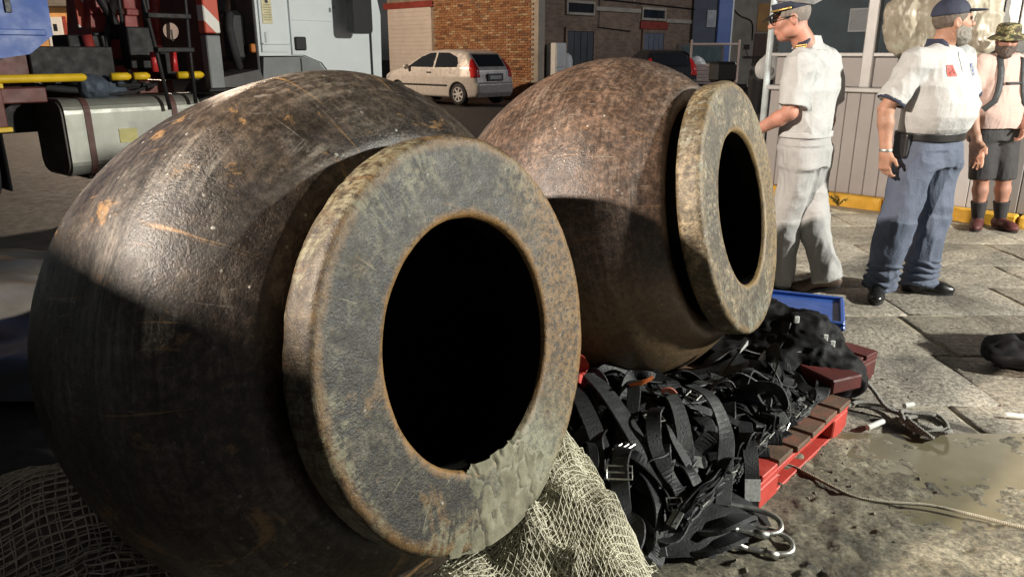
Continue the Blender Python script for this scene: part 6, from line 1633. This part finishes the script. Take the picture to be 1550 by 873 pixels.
s = SDF(LO, HI, 0.007); s.loft([(0.76, *o2(0.0), 0.172, 0.125), (0.86, *o2(0.0), 0.165, 0.112), (0.90, *o2(0.0), 0.155, 0.105)], fw, 0.04)
for q in 'LR':
    hp, kn = np.array(J['hip' + q]), np.array(J['knee' + q]); s.cone(hp, kn + np.array([0, 0, -0.01]), 0.108, 0.098, 0.03, cap=True)
me = s.mesh('shorts'); displace(me, folds(0.012, 0.005, (9, 9, 5), 18)); link('shorts', me, SHO, t, True)
for q in 'LR':
    an = np.array(J['ank' + q]); kn = np.array(J['knee' + q]); e = an + (kn - an) * 0.42
    s = SDF(np.minimum(an, e) - 0.12, np.maximum(an, e) + 0.12, 0.006); s.cone(an, e, 0.046, 0.066, 0.0, cap=True); link('sock', s.mesh('sock'), SHO, t, True)
RD = flat('dark_red_shoe', (0.08, 0.02, 0.018), 0.6)
shoe(t, J['ankL'], (-0.55, -0.83), RD); shoe(t, J['ankR'], (0.1, -0.99), RD)
# backpack with straps over the shoulders
NY = cloth_mat('black_nylon', (0.02, 0.022, 0.024), 0.6)
s = SDF((-0.5, 0.0, 0.85), (0.3, 0.5, 1.6), 0.008); s.box((-0.13, 0.235, 1.18), (0.16, 0.1, 0.24), np.stack([rt3, f3, [0, 0, 1]]), 0, 0.07); bpk = link('backpack', s.mesh('backpack'), NY, t, True)
def on_shirt(pts, w, name):
    V = get_co(shirt); bv = BVHTree.FromPolygons([tuple(v) for v in V], [tuple(p.vertices) for p in shirt.polygons]); out = []
    for p in pts:
        loc, no, _, _ = bv.find_nearest(Vector(p)); out.append((loc, no))
    C = [l + n_ * 0.004 for l, n_ in out]; mb = MB(); VV = []; FF = []
    for i, (p, (l, n_)) in enumerate(zip(C, out)):
        d = (C[min(i + 1, len(C) - 1)] - C[max(i - 1, 0)]).normalized(); s_ = d.cross(n_).normalized()
        for a, b in ((-1, -0.004), (-0.85, 0.009), (0.85, 0.009), (1, -0.004)): VV.append(p + s_ * a * w / 2 + n_ * b)
    for i in range(len(C) - 1):
        for k in range(4): l2 = (k + 1) % 4; FF.append((i * 4 + k, i * 4 + l2, i * 4 + 4 + l2, i * 4 + 4 + k))
    mb.add(VV, FF); return mb.build(name, NY, bpk, True)
for sd in (-1, 1):
    cx = -0.125 + rt3[0] * 0.095 * sd
    on_shirt([(cx, 0.16, 1.33), (cx, 0.1, 1.40), (cx, 0.02, 1.43), (cx, -0.06, 1.40), (cx, -0.14, 1.33), (cx + 0.005 * sd, -0.17, 1.25), (cx + 0.012 * sd, -0.17, 1.16), (cx + 0.03 * sd, -0.16, 1.08), (cx + 0.06 * sd, -0.08, 1.01)], 0.05, 'shoulder_strap')
on_shirt([(-0.125 + 0.11 * a, -0.3, 1.245 + 0.01 * a) for a in np.linspace(-1.05, 1.05, 9)], 0.022, 'chest_strap')
# bucket hat
CM = NT('camouflage_cloth'); n1 = CM.noise(16, 3, 0.5, CM.mapv((1, 1, 1.4)), 1.0); n2 = CM.noise(19, 3, 0.5, CM.mapv((1, 1, 1.4), (5, 3, 1)), 1.0)
cc = CM.ramp(n1, [(0.0, (0.03, 0.03, 0.015)), (0.45, (0.12, 0.11, 0.045)), (0.56, (0.30, 0.25, 0.12))], 'CONSTANT'); cc = CM.mix(CM.ramp(n2, [(0, 0.0), (0.56, 1.0)], 'CONSTANT'), cc, (0.045, 0.03, 0.02)); CM = CM.out(cc, 0.85)
ML = Matrix(np.stack([HM[0], HM[1], HM[2]]).T.tolist()).to_4x4(); ML.translation = Vector(at(0, -0.008, 0.03)); sq = Matrix.Diagonal((0.92, 1.08, 1, 1))
mb = MB(); mb.lathe([(0.098, 0.0), (0.097, 0.03), (0.094, 0.065), (0.088, 0.085), (0.07, 0.097), (0.0, 0.10)], 40, ML @ sq); me = mb.mesh('hat'); displace(me, lambda V: 0.004 * vnoise(V, 22, 2)); ht = link('bucket_hat', me, CM, t, True)
mb = MB(); mb.lathe([(0.096, 0.012), (0.125, 0.0), (0.152, -0.018), (0.153, -0.022), (0.122, -0.006), (0.094, 0.004)], 40, ML @ sq); me = mb.mesh('brim'); displace(me, lambda V: 0.006 * vnoise(V, 9, 4)); link('brim', me, CM, ht, True)
